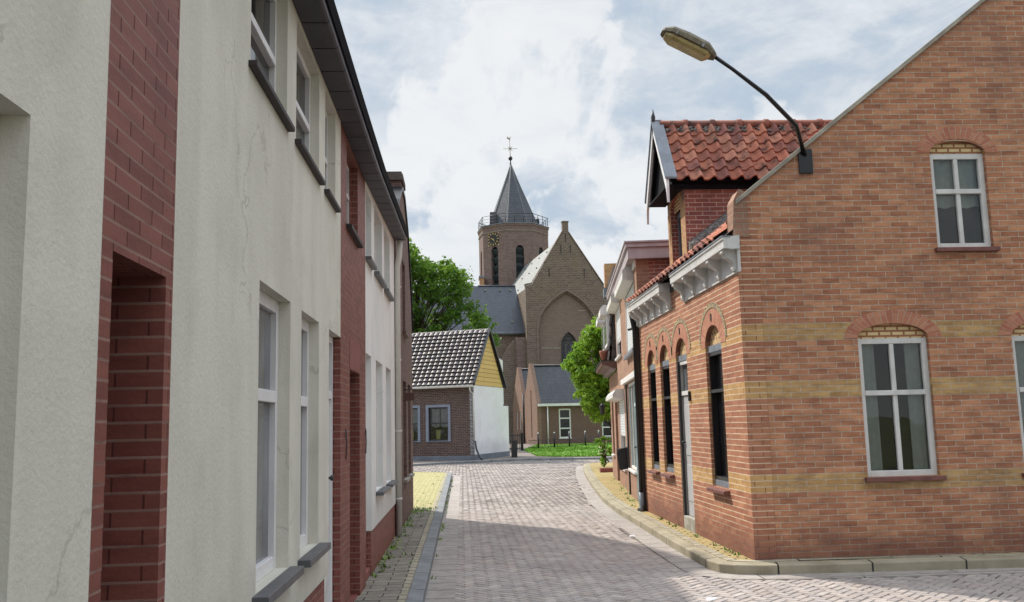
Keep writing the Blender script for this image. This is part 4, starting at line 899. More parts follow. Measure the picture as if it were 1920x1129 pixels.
# lantern on that wall
wl = thing('wall_lantern', 'small dark wall lantern hanging under the eaves beside the green tree', 'lantern', tuple(CP(10.0, 1.9, .1)))
MB().tube([CP(10.1, 2.2, 0), CP(10.1, 2.28, .12), CP(10.1, 2.2, .24), CP(10.1, 2.12, .24)], .012, 6).build('bracket', M['iron'], wl)
MB().tube([CP(10.1, 2.14, .24), CP(10.1, 2.06, .24), CP(10.1, 2.05, .24), CP(10.1, 1.86, .24), CP(10.1, 1.82, .24)], [.01, .10, .085, .055, .03], 6).build('lamp_shade', M['iron'], wl)

# ================================================================== FAR: white and brown corner house
def turned(o, deg):
    a = R(deg); r = Vector((math.cos(a), math.sin(a), 0)); f = Vector((math.sin(a), -math.cos(a), 0)); o = Vector(o)
    return lambda u, v, d=0.0: o + r * u + f * d + Vector((0, 0, v))     # u right, d towards the street
def quick(P): return lambda a, b, c: P(a, c, b)
WPf = turned((.5, 40.5, 0), -22); WD = quick(WPf)
wc = thing('corner_house', 'dark brick house with glazed tile roof, yellow boarded gable and pale side wall', 'house', (.5, 40.5, .1))
EZ, RZ, DW = 3.42, 5.98, 3.9
MB().wall([(-9, .30), (-.004, .30), (-.004, EZ), (-9, EZ)], [rect(-2.32, -1.12, .93, 2.58), rect(-3.8, -2.6, .93, 2.58), rect(-6.4, -5.2, .93, 2.58)], WPf, .25).build('wall', M['darkbrick'], wc)
SPf = lambda u, v, d=0.0: WPf(d, v, -u)          # side wall: u goes back, d outward to the right
m = MB(); m.wall([(.0, .34), (DW + .75, .34), (DW + .75, 2.52), (DW, 2.52), (DW, EZ - .02), (.0, EZ - .02)], [], SPf, .2); m.build('side_wall', M['bluewhite'], wc)
m = MB(); m.wall([(.05, EZ - .018), (DW - .05, EZ - .018), (DW / 2, RZ - .1)], [], lambda u, v, d: SPf(u, v, d + .015), .2); m.build('gable_boards', M['yelwood'], wc)
m = MB(); m.box(-9, .025, -.25, .03, 0, .298, WD).box(-.25, .03, -DW - .75, -.25, 0, .338, WD); m.build('plinth', M['plinthgrey'], wc, bev=.01)
MB().box(-9, -.3, -DW - .7, -DW, 0, 2.6, WD).build('rear_wall', M['darkbrick'], wc)
rr = WPf(1, 0) - WPf(0, 0); bb = WPf(0, 0, -1) - WPf(0, 0)
sl_ = (bb * (DW / 2 + .18) + Vector((0, 0, RZ - EZ + .05))); ln = sl_.length
GC = [(.08, .068, .068), (.105, .09, .09), (.07, .058, .06), (.12, .093, .083)]
m = MB(); pantiles(m, WPf(-9, EZ - .02, .18), rr, sl_, 9.08, ln, .25, .235, .07, GC, lift=.085, jit=.002, edge=(.004, .004, .004), prof=[(0, -.45), (.12, -.55), (.17, .55), (.3, .95), (.55, 1.0), (.85, .9), (.96, .5), (1.0, -.45)], et=.95)  # near-black course edges paint in the shade under each tile row
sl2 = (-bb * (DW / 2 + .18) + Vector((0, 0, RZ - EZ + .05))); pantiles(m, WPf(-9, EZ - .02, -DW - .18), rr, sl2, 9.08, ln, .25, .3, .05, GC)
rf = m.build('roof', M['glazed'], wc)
m = MB(); m.prism([(.1, EZ), (-DW - .1, EZ), (-DW / 2, RZ - .02)], lambda a, b, c: WPf(c, b, a), -9, -.2); m.build('roof_core', M['blackp'], wc)
m = MB(); cyl_ridge(m, WPf(-9, RZ + .05, -DW / 2), WPf(.07, RZ + .05, -DW / 2), .07, 8, .4, GC); m.build('ridge_tiles', M['glazed'], rf)
m = MB()
for s in (1, -1):
    a = WPf(.085, EZ - .05, .2 if s > 0 else -DW - .2); b = WPf(.085, RZ + .03, -DW / 2)
    o2 = rr * .05
    q = [a - o2, a + o2, a + o2 + Vector((0, 0, .14)), a - o2 + Vector((0, 0, .14))]; m.grid([q, [k + (b - a) for k in q]], closed=True, smooth=False, caps=True)
m.build('verge_trim', M['blackp'], rf)
m = MB(); m.tube([WPf(-9, EZ - .06, .22), WPf(.05, EZ - .06, .22)], .065, 10); gt = m.build('gutter', M['pipe'], wc)
m = MB(); m.tube([WPf(-.1, EZ - .1, .22), WPf(-.1, EZ - .3, .16), WPf(.02, EZ - .42, .08), WPf(.02, 1.0, .06)], .035, 8); m.build('downpipe', M['pipe'], wc)
m = MB(); m.tube([WPf(.05, .95, .05), WPf(.1, .6, .06), WPf(.28, .22, .12), WPf(.42, .12, .16)], .04, 8); m.build('drain_pipe', M['blackp'], wc)
for a, b in ((-2.32, -1.12), (-3.8, -2.6), (-6.4, -5.2)):
    wv = window(wc, WPf, a + .12, b - .12, .99, 2.46, rec=.04, fw=.05, fm='blackp', gm='clear', trans=(1.75,))
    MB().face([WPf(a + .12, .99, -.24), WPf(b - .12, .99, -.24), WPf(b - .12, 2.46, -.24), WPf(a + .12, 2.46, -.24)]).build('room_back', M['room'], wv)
    m = MB(); m.box(a, a + .12, -.2, .05, .93, 2.58, WD).box(b - .12, b, -.2, .05, .93, 2.58, WD).box(a + .12, b - .12, -.2, .05, 2.46, 2.58, WD); m.build('window_surround', M['bluegrey'], wc, bev=.006)
    MB().box(a + .12, b - .12, -.2, .03, .93, .985, WD).build('sill', M['plinthgrey'], wv)
    m = MB()
    for k in (0, 1):
        c0 = a + .20 + k * (b - a - .32) / 2; rows = []
        for i in range(15):
            t = i / 14; u = c0 + t * ((b - a - .36) / 2 - .04); dd = -.215 + .012 * math.sin(t * 26)
            rows.append([WPf(u, 1.55 + .1 * abs(t - .5), dd), WPf(u, 2.4, dd)])
        m.grid(rows)
    m.build('curtain', M['cloth'], wv)
MB().prism([(-DW - .2, 2.6), (-DW + .35, 4.9), (-DW - .5, 4.75), (-DW - .5, 2.6)], lambda a, b, c: WPf(c, b, a), -1.6, -.15).build('rear_dormer', M['bluewhite'], wc)
pts = [(-1.78, 'yellow pot with a white flower in the full window of the dark brick house'), (-3.1, 'yellow pot with a white flower in the window cut off by the brown gabled house')]
for u, lab in pts:
    p0 = WPf(u, 1.042, -.15); t = thing('potted_plant', lab, 'plant pot', tuple(p0), 'flower pots in the windows of the dark brick house')
    m = MB(); m.grid([[WPf(u - w_, z_, -.15 - d_), WPf(u + w_, z_, -.15 - d_), WPf(u + w_, z_, -.15 + d_), WPf(u - w_, z_, -.15 + d_)] for w_, d_, z_ in ((.085, .03, 1.042), (.11, .045, 1.41), (.12, .05, 1.41), (.12, .05, 1.45))], closed=True, smooth=False, caps=True); m.build('pot', M['lemon'], t, bev=.008)
    m = MB()
    for k in range(9): m.tube([WPf(u, 1.44, -.15), WPf(u + math.sin(k * 2.1) * .07, 1.6, -.14), WPf(u + math.sin(k * 2.1) * .17, 1.66 + .03 * (k % 3), -.13)], [.012, .01, .004], 5)
    m.build('leaf_cluster', M['bark'], t)
    MB().tube([WPf(u, 1.60, -.14), WPf(u, 1.63, -.14), WPf(u, 1.68, -.14), WPf(u, 1.72, -.14)], [.02, .045, .045, .02], 8).build('blossom', M['flower'], t)
tag(MB().prism([(0, .1), (.28, .1), (.28, .86), (0, .86)], lambda a, b, c: Vector((2.24 + a * .9, 42.5 + a * .3 + c, b)), 0, .16).build('bollard', M['blackp'], None, (2.35, 42.5, .1), bev=.02), 'thick black square post at the corner of the pale side wall', 'post')

# ================================================================== CHURCH
HP_ = turned((9.55, 80.0, 0), 9); HD = quick(HP_)
cu_ = thing('church', 'old brick gothic church with tall gable and slate roofs behind the small houses', 'church', (9.55, 80, 0.1))
def parch(u0, u1, v0, vs, rise, n=10):
    c = (u0 + u1) / 2; h = (u1 - u0) / 2; pts = [(u0, v0), (u1, v0)]
    for i in range(2 * n + 1):
        x = h * (1 - i / n); pts.append((c + x, vs + rise * math.sqrt(max(0.0, 1 - (abs(x) / h) ** 1.15))))
    return pts
gl = [(-3.85, 0), (3.85, 0), (3.85, 13.4), (3.42, 13.85), (.28, 18.62), (.28, 19.66), (-.26, 19.66), (-.26, 18.75), (-3.22, 13.93), (-3.85, 13.8)]
MB().wall(gl, [parch(-2.78, 2.62, .4, 10.0, 3.35)], HP_, .35).build('gable_wall', M['churchbrick'], cu_)
m = MB(); m.wall(rect(-2.9, 2.8, .3, 13.6), [parch(-.68, .78, 5.6, 8.55, 1.15)], lambda u, v, d: HP_(u, v, d - .28), .3); m.build('blind_arch_infill', M['churchinfill'], cu_)
def pband(fn, u0, u1, vs, rise, v0, w0, w1, d0, d1, mat, name, par):
    A = parch(u0 - w0, u1 + w0, v0, vs, rise + w0 * 1.15)[2:]; B = parch(u0 - w1, u1 + w1, v0, vs, rise + w1 * 1.15)[2:]
    A = [(u1 + w0, v0)] + A + [(u0 - w0, v0)]; B = [(u1 + w1, v0)] + B + [(u0 - w1, v0)]
    rows = [[fn(*a, d0), fn(*a, d1), fn(*b, d1), fn(*b, d0)] for a, b in zip(A, B)]
    return MB().grid(rows, closed=True, smooth=False, caps=True).build(name, mat, par)
pband(HP_, -2.78, 2.62, 10.0, 3.35, .4, -.13, .0, -.3, -.10, M['churchbrick'], 'arch_moulding', cu_)
pband(HP_, -2.78, 2.62, 10.0, 3.35, 5.5, .0, .16, -.05, .05, M['churchinfill'], 'hood_mould', cu_)
HI = lambda u, v, d=0.0: HP_(u, v, d - .28)
pband(HI, -.68, .78, 8.55, 1.15, 5.7, .0, .09, -.05, .04, M['churchbrick'], 'window_arch', cu_)
m = MB(); m.prism(parch(-.68, .78, 5.6, 8.55, 1.15), lambda a, b, c: HI(a, b, c), -.24, -.2); lg = m.build('church_window', M['leadglass'], cu_)
m = MB(); tr = lambda pts, r=.035: m.tube([HI(a, b, -.17) for a, b in pts], r, 5)
for u in (-.2, .29): tr([(u, 5.6), (u, 8.6)])
for u0, u1 in ((-.66, -.2), (-.2, .29), (.29, .76)):
    c = (u0 + u1) / 2; tr([(u0, 8.3), (u0 + .06, 8.5), (c, 8.72), (u1 - .06, 8.5), (u1, 8.3)], .028)
for cx_, cy_, rr_ in ((-.17, 8.93, .2), (.27, 8.93, .2), (.05, 9.28, .19)): tr([(cx_ + rr_ * math.cos(t * .5236), cy_ + rr_ * math.sin(t * .5236)) for t in range(13)], .028)
for v in (6.2, 6.8, 7.4, 8.0): tr([(-.68, v), (.78, v)], .014)
m.build('tracery', M['stone'], lg)
for u, v in ((-.49, 17.2), (.40, 17.2), (-1.64, 15.05), (1.62, 15.05), (-.03, 18.2)): MB().box(u - .035, u + .035, -.01, .03, v - .38, v + .38, HD).build('wall_anchor', M['iron'], cu_)
MB().box(-2.5, -.78, -.3, -.245, 8.22, 8.30, HD).build('string_course', M['palestone'], cu_)
MB().box(1.0, 2.4, -.3, -.25, 11.6, 11.66, HD).build('string_course', M['palestone'], cu_)
m = MB()
for (a, b), (c, d) in (((3.45, 13.9), (.3, 18.68)), ((-.28, 18.8), (-3.28, 13.98)), ((-3.24, 13.98), (-3.9, 13.85))):
    m.grid([[HP_(a, b, -.36), HP_(a, b, .05), HP_(a, b + .13, .05), HP_(a, b + .13, -.36)], [HP_(c, d, -.36), HP_(c, d, .05), HP_(c, d + .13, .05), HP_(c, d + .13, -.36)]], closed=True, smooth=False, caps=True)
m.build('coping', M['churchinfill'], cu_); MB().box(-.3, .32, -.4, .05, 19.665, 19.78, HD).build('pinnacle_cap', M['churchbrick'], cu_)
m = MB()
for sgn in (-1, 1):
    e = 3.3 * sgn; m.face([HP_(e, 13.75, -.3), HP_(e, 13.75, -17), HP_(0, 18.55, -17), HP_(0, 18.55, -.3)])
m.face([HP_(-3.3, 13.75, -17), HP_(3.3, 13.75, -17), HP_(0, 18.55, -17)]); m.build('main_roof', M['greyslate'], cu_)
m = MB()
for v0, n_ in ((.15, 4), (.5, 4), (.82, 5)):
    for k in range(n_):
        a = HP_(-3.3 + 3.3 * v0, 13.75 + 4.8 * v0 + .03, -1.5 - k * 3.1); m.box(-.05, .05, -.07, .07, 0, .11, lambda x, y, z: a + Vector((x, y, z)))
m.build('roof_hook', M['iron'], cu_)
m = MB(); m.box(-3.6, -3.3, -17, -.36, 0, 13.7, HD).box(3.3, 3.6, -17, -.36, 0, 13.7, HD).box(-3.3, 3.3, -17, -16.7, 0, 13.7, HD); m.build('body_wall', M['churchbrick'], cu_)
# aisle with the blue slate roof
m = MB(); m.grid([[HP_(-13, 9.75, -1.7), HP_(-3.62, 9.75, -1.7)], [HP_(-13, 14.55, -5.2), HP_(-3.62, 14.55, -5.2)]], smooth=False)
m.grid([[HP_(-13, 14.55, -5.2), HP_(-3.62, 14.55, -5.2)], [HP_(-13, 9.75, -9), HP_(-3.62, 9.75, -9)]], smooth=False); ar = m.build('aisle_roof', M['slate'], cu_)
MB().tube([HP_(-13, 9.72, -1.6), HP_(-3.7, 9.72, -1.6)], .13, 8).build('gutter', M['lead'], ar)
MB().tube([HP_(-7.2, 14.58, -5.2), HP_(-3.62, 14.58, -5.2)], .09, 6).build('ridge_roll', M['slate'], ar)
m = MB()
for u, t in ((-6.6, .9), (-5.2, .9), (-4.2, .9), (-6.1, .2), (-4.6, .22)): m.box(u - .06, u + .06, .0, .12, 0, .14, lambda x, y, z: HP_(x, 9.75 + 4.8 * t + z, -1.7 - 3.5 * t + y))
m.build('roof_hook', M['palestone'], ar)
MB().box(-13, -3.86, -2.2, -1.9, 0, 9.7, HD).box(-13, -12.7, -9, -2.2, 0, 9.7, HD).build('aisle_wall', M['churchbrick'], cu_)
m = MB(); m.prism([(-3.87, 0), (-3.87, 9.1), (-4.75, 9.1), (-5.3, 8.5), (-5.9, 7.4), (-6.25, 5.8), (-6.25, 0)], HP_, -1.88, -.9); m.build('buttress', M['churchbrick'], cu_)
m = MB(); m.prism([(-3.86, 0), (-3.86, 9.25), (-4.7, 9.25), (-4.7, 0)], HP_, -1.0, -.35); m.build('buttress', M['towerbrick'], cu_)
# tower
tw = thing('church_tower', 'octagonal brick church tower with gold clock and pointed slate spire', 'tower', (6.03, 100, 0.1))
TC_ = Vector((6.0, 100, 0)); T0 = -15.0
def tv(k, r, z): a = R(T0 + 45 * k); return TC_ + Vector((math.sin(a) * r, -math.cos(a) * r, z))
def ring(r, z): return [tv(k, r, z) for k in range(8)]
def tface(k):  # frame of the face between vertex k and k+1
    a = R(T0 + 45 * k + 22.5); n = Vector((math.sin(a), -math.cos(a), 0)); u_ = Vector((math.cos(a), math.sin(a), 0)); c = TC_ + n * (3.98 * math.cos(R(22.5)))
    return lambda u, v, d=0.0: c + u_ * u + n * d + Vector((0, 0, v))
m = MB(); hf = 3.98 * math.sin(R(22.5))
for k in range(8):
    P = tface(k); holes = [arch(-.46, .46, 15.8, 20.35, .56)]
    m.wall([(-hf, 0), (hf, 0), (hf, 22.45), (-hf, 22.45)], holes, P, .5, back=False)
tb = m.build('tower_wall', M['towerbrick'], tw)
MB().grid([ring(4.0, 22.45), ring(4.03, 22.52), ring(4.0, 22.6), ring(4.02, 23.0), ring(4.10, 23.12), ring(4.10, 23.3), ring(2.0, 23.32)], closed=True, smooth=False, caps=True).build('parapet', M['towerbrick'], tw)
MB().grid([ring(4.04, 22.5), ring(4.07, 22.53), ring(4.04, 22.56)], closed=True, smooth=False).build('string_course', M['palestone'], tw)
MB().grid([ring(4.02, 23.3), ring(4.16, 23.3), ring(4.16, 23.38), ring(4.02, 23.38)], closed=True, smooth=False).build('balcony_edge', M['lead'], tw)
for k in range(8):
    P = tface(k); m = MB()
    for j in range(5):
        z = 16.2 + j * .95; m.prism([(-.45, z), (-.12, z + .55), (-.12, z + .62), (-.45, z + .07)], lambda a, b, c, P=P: P(c, b, a), -.45, .45)
    m.build('louvre', M['louvre'], tw)
    MB().box(-.5, .5, -.55, -.5, 15.8, 21.0, lambda a, b, c, P=P: P(a, c, b)).build('dark_opening', M['blackp'], tw)
m = MB()
for k in range(8):
    a, b = tv(k, 3.98, 24.42), tv(k + 1, 3.98, 24.42); m.tube([a, b], .035, 5)
    for h in (-.35, -.7): m.tube([a + Vector((0, 0, h)), b + Vector((0, 0, h))], .02, 4)
    for t in (0, .33, .66): q = a.lerp(b, t); m.tube([q, q - Vector((0, 0, 1.06))], .035, 5)
m.build('railing', M['iron'], tw)
TS = Vector((-.04, 0, 0))
m = MB(); rs = [(3.02, 23.35), (2.78, 23.95), (1.85, 26.3), (.93, 28.6), (.08, 30.9)]
rows = [[p + TS * ((z - 23.4) / 4) for p in ring(r, z)] for r, z in rs]; m.grid(rows, closed=True, smooth=False, caps=True); sp_ = m.build('spire', M['spire'], tw)
m = MB()
for k in range(8): m.tube([r[k] for r in rows], .035, 5)
m.build('hip_roll', M['greyslate'], sp_)
for k in (-1.4, 2.1):
    a = R(T0 + 45 * k + 22.5); c = TC_ + Vector((math.sin(a) * 2.75, -math.cos(a) * 2.75, 23.4)); MB().box(-.35, .35, -.35, .35, 0, 1.25 if k > 0 else 1.6, lambda x, y, z: c + Vector((x, y, z))).build('roof_hatch', M['spire'], sp_)
ap = TC_ + Vector((-.09, 0, 0)); fn_ = MB().tube([ap + Vector((0, 0, 30.8)), ap + Vector((0, 0, 31.4))], [.1, .06], 8)
fn_.tube([ap + Vector((0, 0, 31.42)), ap + Vector((0, 0, 31.5)), ap + Vector((0, 0, 31.68)), ap + Vector((0, 0, 31.86)), ap + Vector((0, 0, 31.94))], [.05, .19, .25, .19, .05], 12); fn_.build('finial', M['iron'], tw)
vn = MB(); z0 = ap + Vector((0, 0, 31.9)); Z = lambda x, z: z0 + Vector((x, 0, z))
vn.tube([Z(0, 0), Z(-.05, 2.0)], .035, 6); vn.tube([Z(-.8, .92), Z(.8, .92)], .03, 5)
for k in range(8): a = k * math.pi / 4; vn.tube([Z(0, .92), Z(.36 * math.cos(a), .92 + .36 * math.sin(a))], [.05, .02], 4)
vn.prism([(-.35, 2.12), (-.1, 2.0), (.05, 1.95), (.0, 2.12), (.12, 2.35), (-.08, 2.2), (-.22, 2.22), (-.24, 2.38), (-.33, 2.3)], lambda a, b, c: Z(a, b) + Vector((0, c, 0)), -.03, .03)
vn.build('weathercock', M['palestone'], tw)
P = tface(-1); cl_ = MB()
cl_.prism([(-.08 + .72 * math.cos(t * .1963), 21.72 + .72 * math.sin(t * .1963)) for t in range(32)], P, .03, .09); ck = cl_.build('clock_face', M['blackp'], tw)
m = MB(); cc0 = (-.08, 21.72)
for k in range(12):
    a = k * math.pi / 6; u_, v_ = math.sin(a), math.cos(a)
    def q(r, w, k=k, u_=u_, v_=v_): return (cc0[0] + u_ * r + v_ * w, cc0[1] + v_ * r - u_ * w)
    m.prism([q(.50, -.025), q(.71, -.05), q(.71, .05), q(.50, .025)], P, .09, .12)
for a, r0, w_ in ((R(-72), .52, .045), (R(148), .38, .06)):
    u_, v_ = math.sin(a), math.cos(a); m.prism([(cc0[0] - v_ * w_, cc0[1] + u_ * w_), (cc0[0] + u_ * r0, cc0[1] + v_ * r0), (cc0[0] + v_ * w_, cc0[1] - u_ * w_)], P, .12, .14)
for sx in (-1, 1):
    for sy in (-1, 1): m.prism([(cc0[0] + sx * .72, cc0[1] + sy * .72), (cc0[0] + sx * .72, cc0[1] + sy * .56), (cc0[0] + sx * .56, cc0[1] + sy * .72)], P, .03, .06)
m.build('numeral_ring', M['gold'], ck)
MB().box(2.05, 2.55, 96.6, 98.4, 0, 17.4).build('stair_turret', M['yellowbrick'], tw); MB().box(1.98, 2.6, 96.5, 98.5, 17.4, 17.6).build('turret_cap', M['lead'], tw)

# ================================================================== CHURCH HALL with two parallel gabled wings
AP = turned((5.58, 68.4, 0), 9); AD = quick(AP)
ah = thing('church_hall', 'low brown church hall with dark roof and white windows behind the lawn', 'hall', (6, 68.4, .1))
LA = 12.0
MB().wall([(.3, 0), (LA, 0), (LA, 3.05), (.3, 3.05)], [rect(1.68, 2.62, .52, 2.72), rect(5.05, 6.0, .52, 2.72), rect(8.6, 9.5, .52, 2.72)], AP, .25).build('wall', M['annexbrick'], ah)
for a, b in ((1.68, 2.62), (5.05, 6.0), (8.6, 9.5)): window(ah, AP, a, b, .52, 2.72, rec=.04, fw=.10, trans=(1.25, 2.0), gm='glass', sill=1, sillm='white', sp=.04, sover=.05)
for k in (0, 1):
    b0 = k * 4.35
    GF = lambda u, v, d=0.0, b0=b0: AP(-d, v, -b0 - u)
    hs = [rect(1.75, 2.0, .6, 4.2)] if k == 0 else [rect(1.3, 1.75, 1.2, 2.6), rect(2.5, 2.95, 1.2, 2.6)]
    MB().wall([(0, 0), (4.3, 0), (4.3, 3.2), (2.32, 6.3), (1.98, 6.3), (0, 3.2)], hs, GF, .3).build('gable_wall', M['annexlight'], ah)
    for h_ in hs:
        (x0_, z0_), (x1_, _), (_, z1_), _ = h_
        window(ah, GF, x0_, x1_, z0_, z1_, rec=.05, fw=.05 if k == 0 else .12, fm='brownp' if k == 0 else 'white', gm='glass' if k == 0 else 'glassgrey', trans=(1.4, 2.3, 3.2) if k == 0 else ())
    m = MB(); m.grid([[AP(.3, 3.0, .18 - b0), AP(LA + .2, 3.0, .18 - b0)], [AP(.3, 6.1, -2.15 - b0), AP(LA + .2, 6.1, -2.15 - b0)], [AP(.3, 3.0, -4.4 - b0), AP(LA + .2, 3.0, -4.4 - b0)]], smooth=False)
    r_ = m.build('roof', M['annextile'], ah)
    MB().tube([AP(.3, 6.13, -2.15 - b0), AP(LA, 6.13, -2.15 - b0)], .09, 6).build('ridge_tiles', M['annextile'], r_)
MB().box(LA - .3, LA, -8.7, -.26, 0, 3.1, AD).box(.3, LA - .3, -8.7, -8.4, 0, 3.1, AD).build('side_wall', M['annexbrick'], ah)
m = MB(); m.box(.05, LA + .2, .06, .26, 2.93, 3.12, AD); gt = m.build('gutter', M['white'], ah)
MB().tube([AP(.78, 2.95, .12), AP(.78, .1, .12)], .05, 8).build('downpipe', M['white'], ah)
MB().tube([AP(-.06, 4.0, -4.33), AP(-.06, .1, -4.33)], .06, 8).build('downpipe', M['iron'], ah)
# churchyard railing
PF = [(3.95, 55.5), (4.62, 56.4), (5.74, 57.6), (6.82, 58.7), (8.05, 60.2), (9.16, 61.6), (10.3, 63.0)]
fe = thing('railing_fence', 'low black railing with white topped posts in front of the church hall lawn', 'fence', (4, 55.5, .1))
for i, (x, y) in enumerate(PF[1:]):
    p_ = MB().tube([(x, y, .08), (x, y, 1.0)], .055, 8).build('post', M['blackp'], fe); MB().tube([(x, y, 1.0), (x, y, 1.04), (x, y, 1.10)], [.02, .06, .015], 8).build('post_cap', M['white'], p_)
m = MB()
for (x, y), (x1, y1) in zip(PF, PF[1:]):
    for z in (.2, .62): m.tube([(x, y, z), (x1, y1, z)], .014, 4)
    L_ = math.hypot(x1 - x, y1 - y); n_ = int(L_ / .12)
    for k in range(n_): t = (k + .5) / n_; m.tube([(x + (x1 - x) * t, y + (y1 - y) * t, .1), (x + (x1 - x) * t, y + (y1 - y) * t, .66)], .009, 4)
m.build('railing', M['iron'], fe)
ga = thing('iron_gate', 'black iron bar gate between the pale side wall and the lawn', 'gate', (3.2, 52.5, .1))
MB().box(3.34, 3.5, 53.4, 53.56, .1, 1.12).build('post', M['blackp'], ga)
m = MB()
for z in (.25, 1.0): m.tube([(2.62, 52.6, z), (3.38, 53.45, z)], .025, 5)
for k in range(8): t = k / 7; m.tube([(2.62 + .76 * t, 52.6 + .85 * t, .15), (2.62 + .76 * t, 52.6 + .85 * t, 1.08)], .016, 5)
m.build('gate_leaf', M['iron'], ga)

# ================================================================== TREES AND PLANTS
def leaf_quad(m, c, s, tones_, up=.35):
    n_ = Vector((random.gauss(0, 1), random.gauss(0, 1), random.gauss(0, 1) + up)).normalized(); t = n_.orthogonal().normalized()
    t = Matrix.Rotation(random.uniform(0, 6.28), 3, n_) @ t; b = n_.cross(t); k = random.uniform(.75, 1.25); g_ = random.choice(tones_)
    m.cc = tuple(v * k for v in g_); c = Vector(c)
    m.face([c - t * s, c - b * s * .45 + n_ * s * .1, c + t * s, c + b * s * .5 + n_ * s * .1])
def crown(name, blobs, per, size, mat, tones_, parent, hollow=.35):
    m = MB()
    for (x, y, z, r) in blobs:
        nn = int(per * r * r)
        # each blob is a spray of twigs: leaves gather round short lines reaching outward
        tw_ = max(5, nn // 14)
        for _ in range(tw_):
            d = Vector((random.gauss(0, 1), random.gauss(0, 1), random.gauss(0, .8) + .25)).normalized(); L_ = r * random.uniform(.55, 1.12)
            for _ in range(14):
                t = hollow + (1 - hollow) * random.random() ** .6; p = Vector((x, y, z)) + d * L_ * t + Vector((random.gauss(0, 1), random.gauss(0, 1), random.gauss(0, .7))) * r * .10
                leaf_quad(m, p, size * random.uniform(.7, 1.3), tones_)
    return m.build(name, mat, parent)
def limbs(m, base, top, blobs, r0):
    base, top = Vector(base), Vector(top); n_ = 6; sp = [base.lerp(top, k / n_) + Vector((random.uniform(-.12, .12), random.uniform(-.12, .12), 0)) * (k > 0) for k in range(n_ + 1)]
    m.tube(sp, [r0 * (1 - .7 * k / n_) for k in range(n_ + 1)], 9)
    for (x, y, z, r) in blobs:
        t = max(.25, min(.95, (z - base.z) / (top.z - base.z) * .62)); s = base.lerp(top, t); e = Vector((x, y, z)); md = s.lerp(e, .5) + Vector((random.uniform(-.3, .3), random.uniform(-.3, .3), random.uniform(.0, .5))) * min(1, r)
        q = max(.02, r0 * .38 * (1 - t)); m.tube([s, s.lerp(md, .5) + Vector((0, 0, .08)), md, md.lerp(e, .6), e], [q, q * .85, q * .65, q * .4, q * .2], 5)
tr1 = thing('large_tree', 'large leafy green tree behind the dark brick house', 'tree', (-3.2, 62, .1))
env = [(-9, 11.5), (-6, 13.3), (-4, 14.3), (-2.9, 14.0), (-2.0, 12.8), (-1.0, 13.3), (.3, 12.4), (1.0, 10.9), (1.6, 9.6), (2.2, 8.2)]
def envz(x):
    for (a, b), (c, d) in zip(env, env[1:]):
        if a <= x <= c: return b + (d - b) * (x - a) / (c - a)
    return 0
bl = []; tries = 0
while len(bl) < 175 and tries < 9000:
    tries += 1; x = random.uniform(-8.5, 2.0); r = random.uniform(.65, 1.15); zt = envz(min(2.2, x + .3 * r)) - r * .85
    if zt < 5: continue
    z = random.uniform(4.2, zt) if random.random() < .6 else zt - random.uniform(0, .5)
    y = 62 + random.uniform(-2.6, 2.6) * math.sqrt(max(.1, 1 - ((x + 3.2) / 6.5) ** 2))
    if any((Vector((x, y, z)) - Vector(b[:3])).length < .62 for b in bl): continue
    bl.append((x, y, z, r))
m = MB(); limbs(m, (-3.2, 62, 0), (-3.0, 62, 11.5), bl, .34); m.build('trunk', M['bark'], tr1)
crown('crown', bl, 330, .125, M['leaf'], [(1, 1, 1), (1.3, 1.25, .9), (.75, .85, .9), (1.15, 1.1, .8)], tr1)
tr2 = thing('young_tree', 'bright lime green tree overhanging the street beside the tiled house', 'tree', (5.1, 30.2, .1))
b2 = []
lft = [(1.6, 4.55), (2.0, 4.15), (2.4, 3.95), (3.0, 3.7), (3.5, 3.42), (4.0, 3.75), (4.5, 4.05), (5.0, 4.55), (5.4, 4.8)]
def lx(z):
    for (a, b), (c, d) in zip(lft, lft[1:]):
        if a <= z <= c: return b + (d - b) * (z - a) / (c - a)
    return 5
tries = 0
while len(b2) < 120 and tries < 4000:
    tries += 1; z = random.uniform(1.65, 5.25); r = random.uniform(.22, .38); x = random.uniform(lx(z) + r * .8, 5.4) if random.random() < .6 else lx(z) + r * .75; y = 30.2 + random.uniform(-1.0, 1.0)
    if x > 6.2 or z > 5.0 + (x - 4.6) * .3 : continue
    if any((Vector((x, y, z)) - Vector(b[:3])).length < .2 for b in b2): continue
    b2.append((x, y, z, r))
m = MB(); limbs(m, (5.1, 30.2, 0), (5.0, 30.2, 4.4), b2, .09); m.build('trunk', M['bark'], tr2)
crown('crown', b2, 3300, .055, M['lime'], [(1, 1, 1), (1.25, 1.15, .9), (.7, .8, .9)], tr2)
bs = thing('flowering_shrub', 'slim green shrub with cream flowers at the end of the yellow pavement', 'shrub', (4.75, 30.9, .1))
b3 = [(4.72 + random.uniform(-.16, .25), 30.9 + random.uniform(-.2, .2), z, .17) for z in (.3, .42, .55, .65, .75, .85, .95, 1.05)]
m = MB(); limbs(m, (4.8, 30.9, 0), (4.8, 30.9, .9), b3, .03); m.build('stem', M['bark'], bs)
crown('foliage', b3, 5200, .045, M['lime'], [(.7, .8, .8), (1, 1, 1)], bs, .1)
m = MB()
for _ in range(26): leaf_quad(m, (4.68 + random.uniform(-.15, .2), 30.75 + random.uniform(-.15, .15), random.uniform(.5, 1.15)), .05, [(1, 1, 1)])
m.build('blossom', M['flower'], bs)
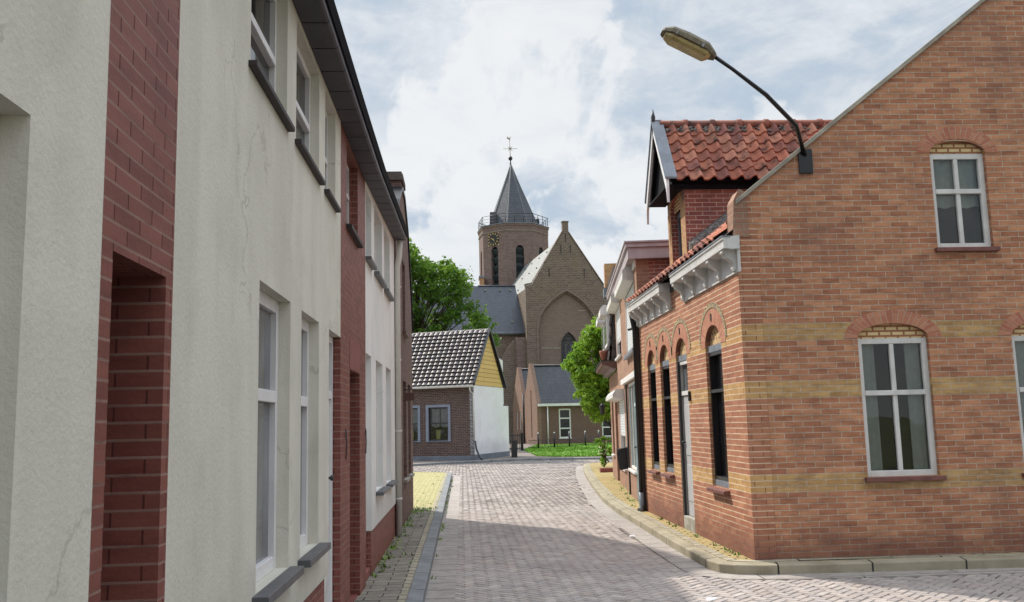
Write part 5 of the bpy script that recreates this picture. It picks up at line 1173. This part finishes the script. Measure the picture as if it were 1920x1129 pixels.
# small things on the pavement and street
m = MB(); m.box(4.12, 4.62, 27.6, 27.8, .1, .24); tag(m.build('loose_brick', M['redplain'], None, (4.3, 27.7, .1), bev=.01), 'dark red brick kerb lying on the yellow pavement by the shrub', 'brick')
def litter(name, x, y, s, lab):
    m = MB(); rows = []
    for i in range(6):
        rows.append([(x + math.cos(k * 1.05) * s * (1 - abs(i - 2.5) / 4) * random.uniform(.5, 1.2) + (i - 2.5) * s * .4, y + math.sin(k * 1.05) * s * .6 * random.uniform(.6, 1.1), .012 + (.5 + math.sin(k * 1.05 + .5) * .5) * s * .6) for k in range(6)])
    m.grid(rows, closed=True, caps=True, smooth=False); tag(m.build(name, M['paper'], None, (x, y, 0)), lab, 'litter')
litter('paper_scrap', 2.34, 12.9, .032, 'crumpled white paper scrap lying on the road near the right kerb')
litter('paper_scrap', 2.18, 8.25, .035, 'flat white paper scrap at the bottom edge of the street on the right')
# weeds along the joints and kerbs
m = MB()
def weed(x, y, z, n, s):
    for _ in range(n):
        t = random.uniform(0, 6.28); a = Vector((x + random.gauss(0, s), y + random.gauss(0, s), z)); d = Vector((math.cos(t) * .03, math.sin(t) * .03, random.uniform(.015, .05))); k = random.uniform(.6, 1.2)
        m.cc = (.17 * k, .26 * k, .04 * k); w_ = Vector((-math.sin(t), math.cos(t), 0)) * .012; m.face([a - w_, a + w_, a + d])
for _ in range(46): weed(-.93 + abs(random.gauss(0, .05)), random.uniform(9.5, 17.2), .112, 5, .03)
for _ in range(26): weed(random.uniform(-.93, -.55), random.gauss(16.9, .35), .112, 7, .05)
for _ in range(14): weed(3.02 - abs(random.gauss(0, .03)), random.uniform(9.9, 15.4), .112, 5, .02)
for _ in range(16):
    y = random.uniform(16, 27); weed(3.04 + (y - 15.5) * .11 - abs(random.gauss(0, .06)), y, .112, 6, .03)
for _ in range(40): weed(-.37 + abs(random.gauss(0, .02)), random.uniform(7, 29), .008, 4, .02)
for _ in range(20): weed(random.uniform(-.92, -.55), random.uniform(8, 28), .112, 3, .03)
struct(m.build('weeds', M['grass']), 'stuff')
for o in bpy.data.objects:
    if '_o' in o.keys(): del o['_o']
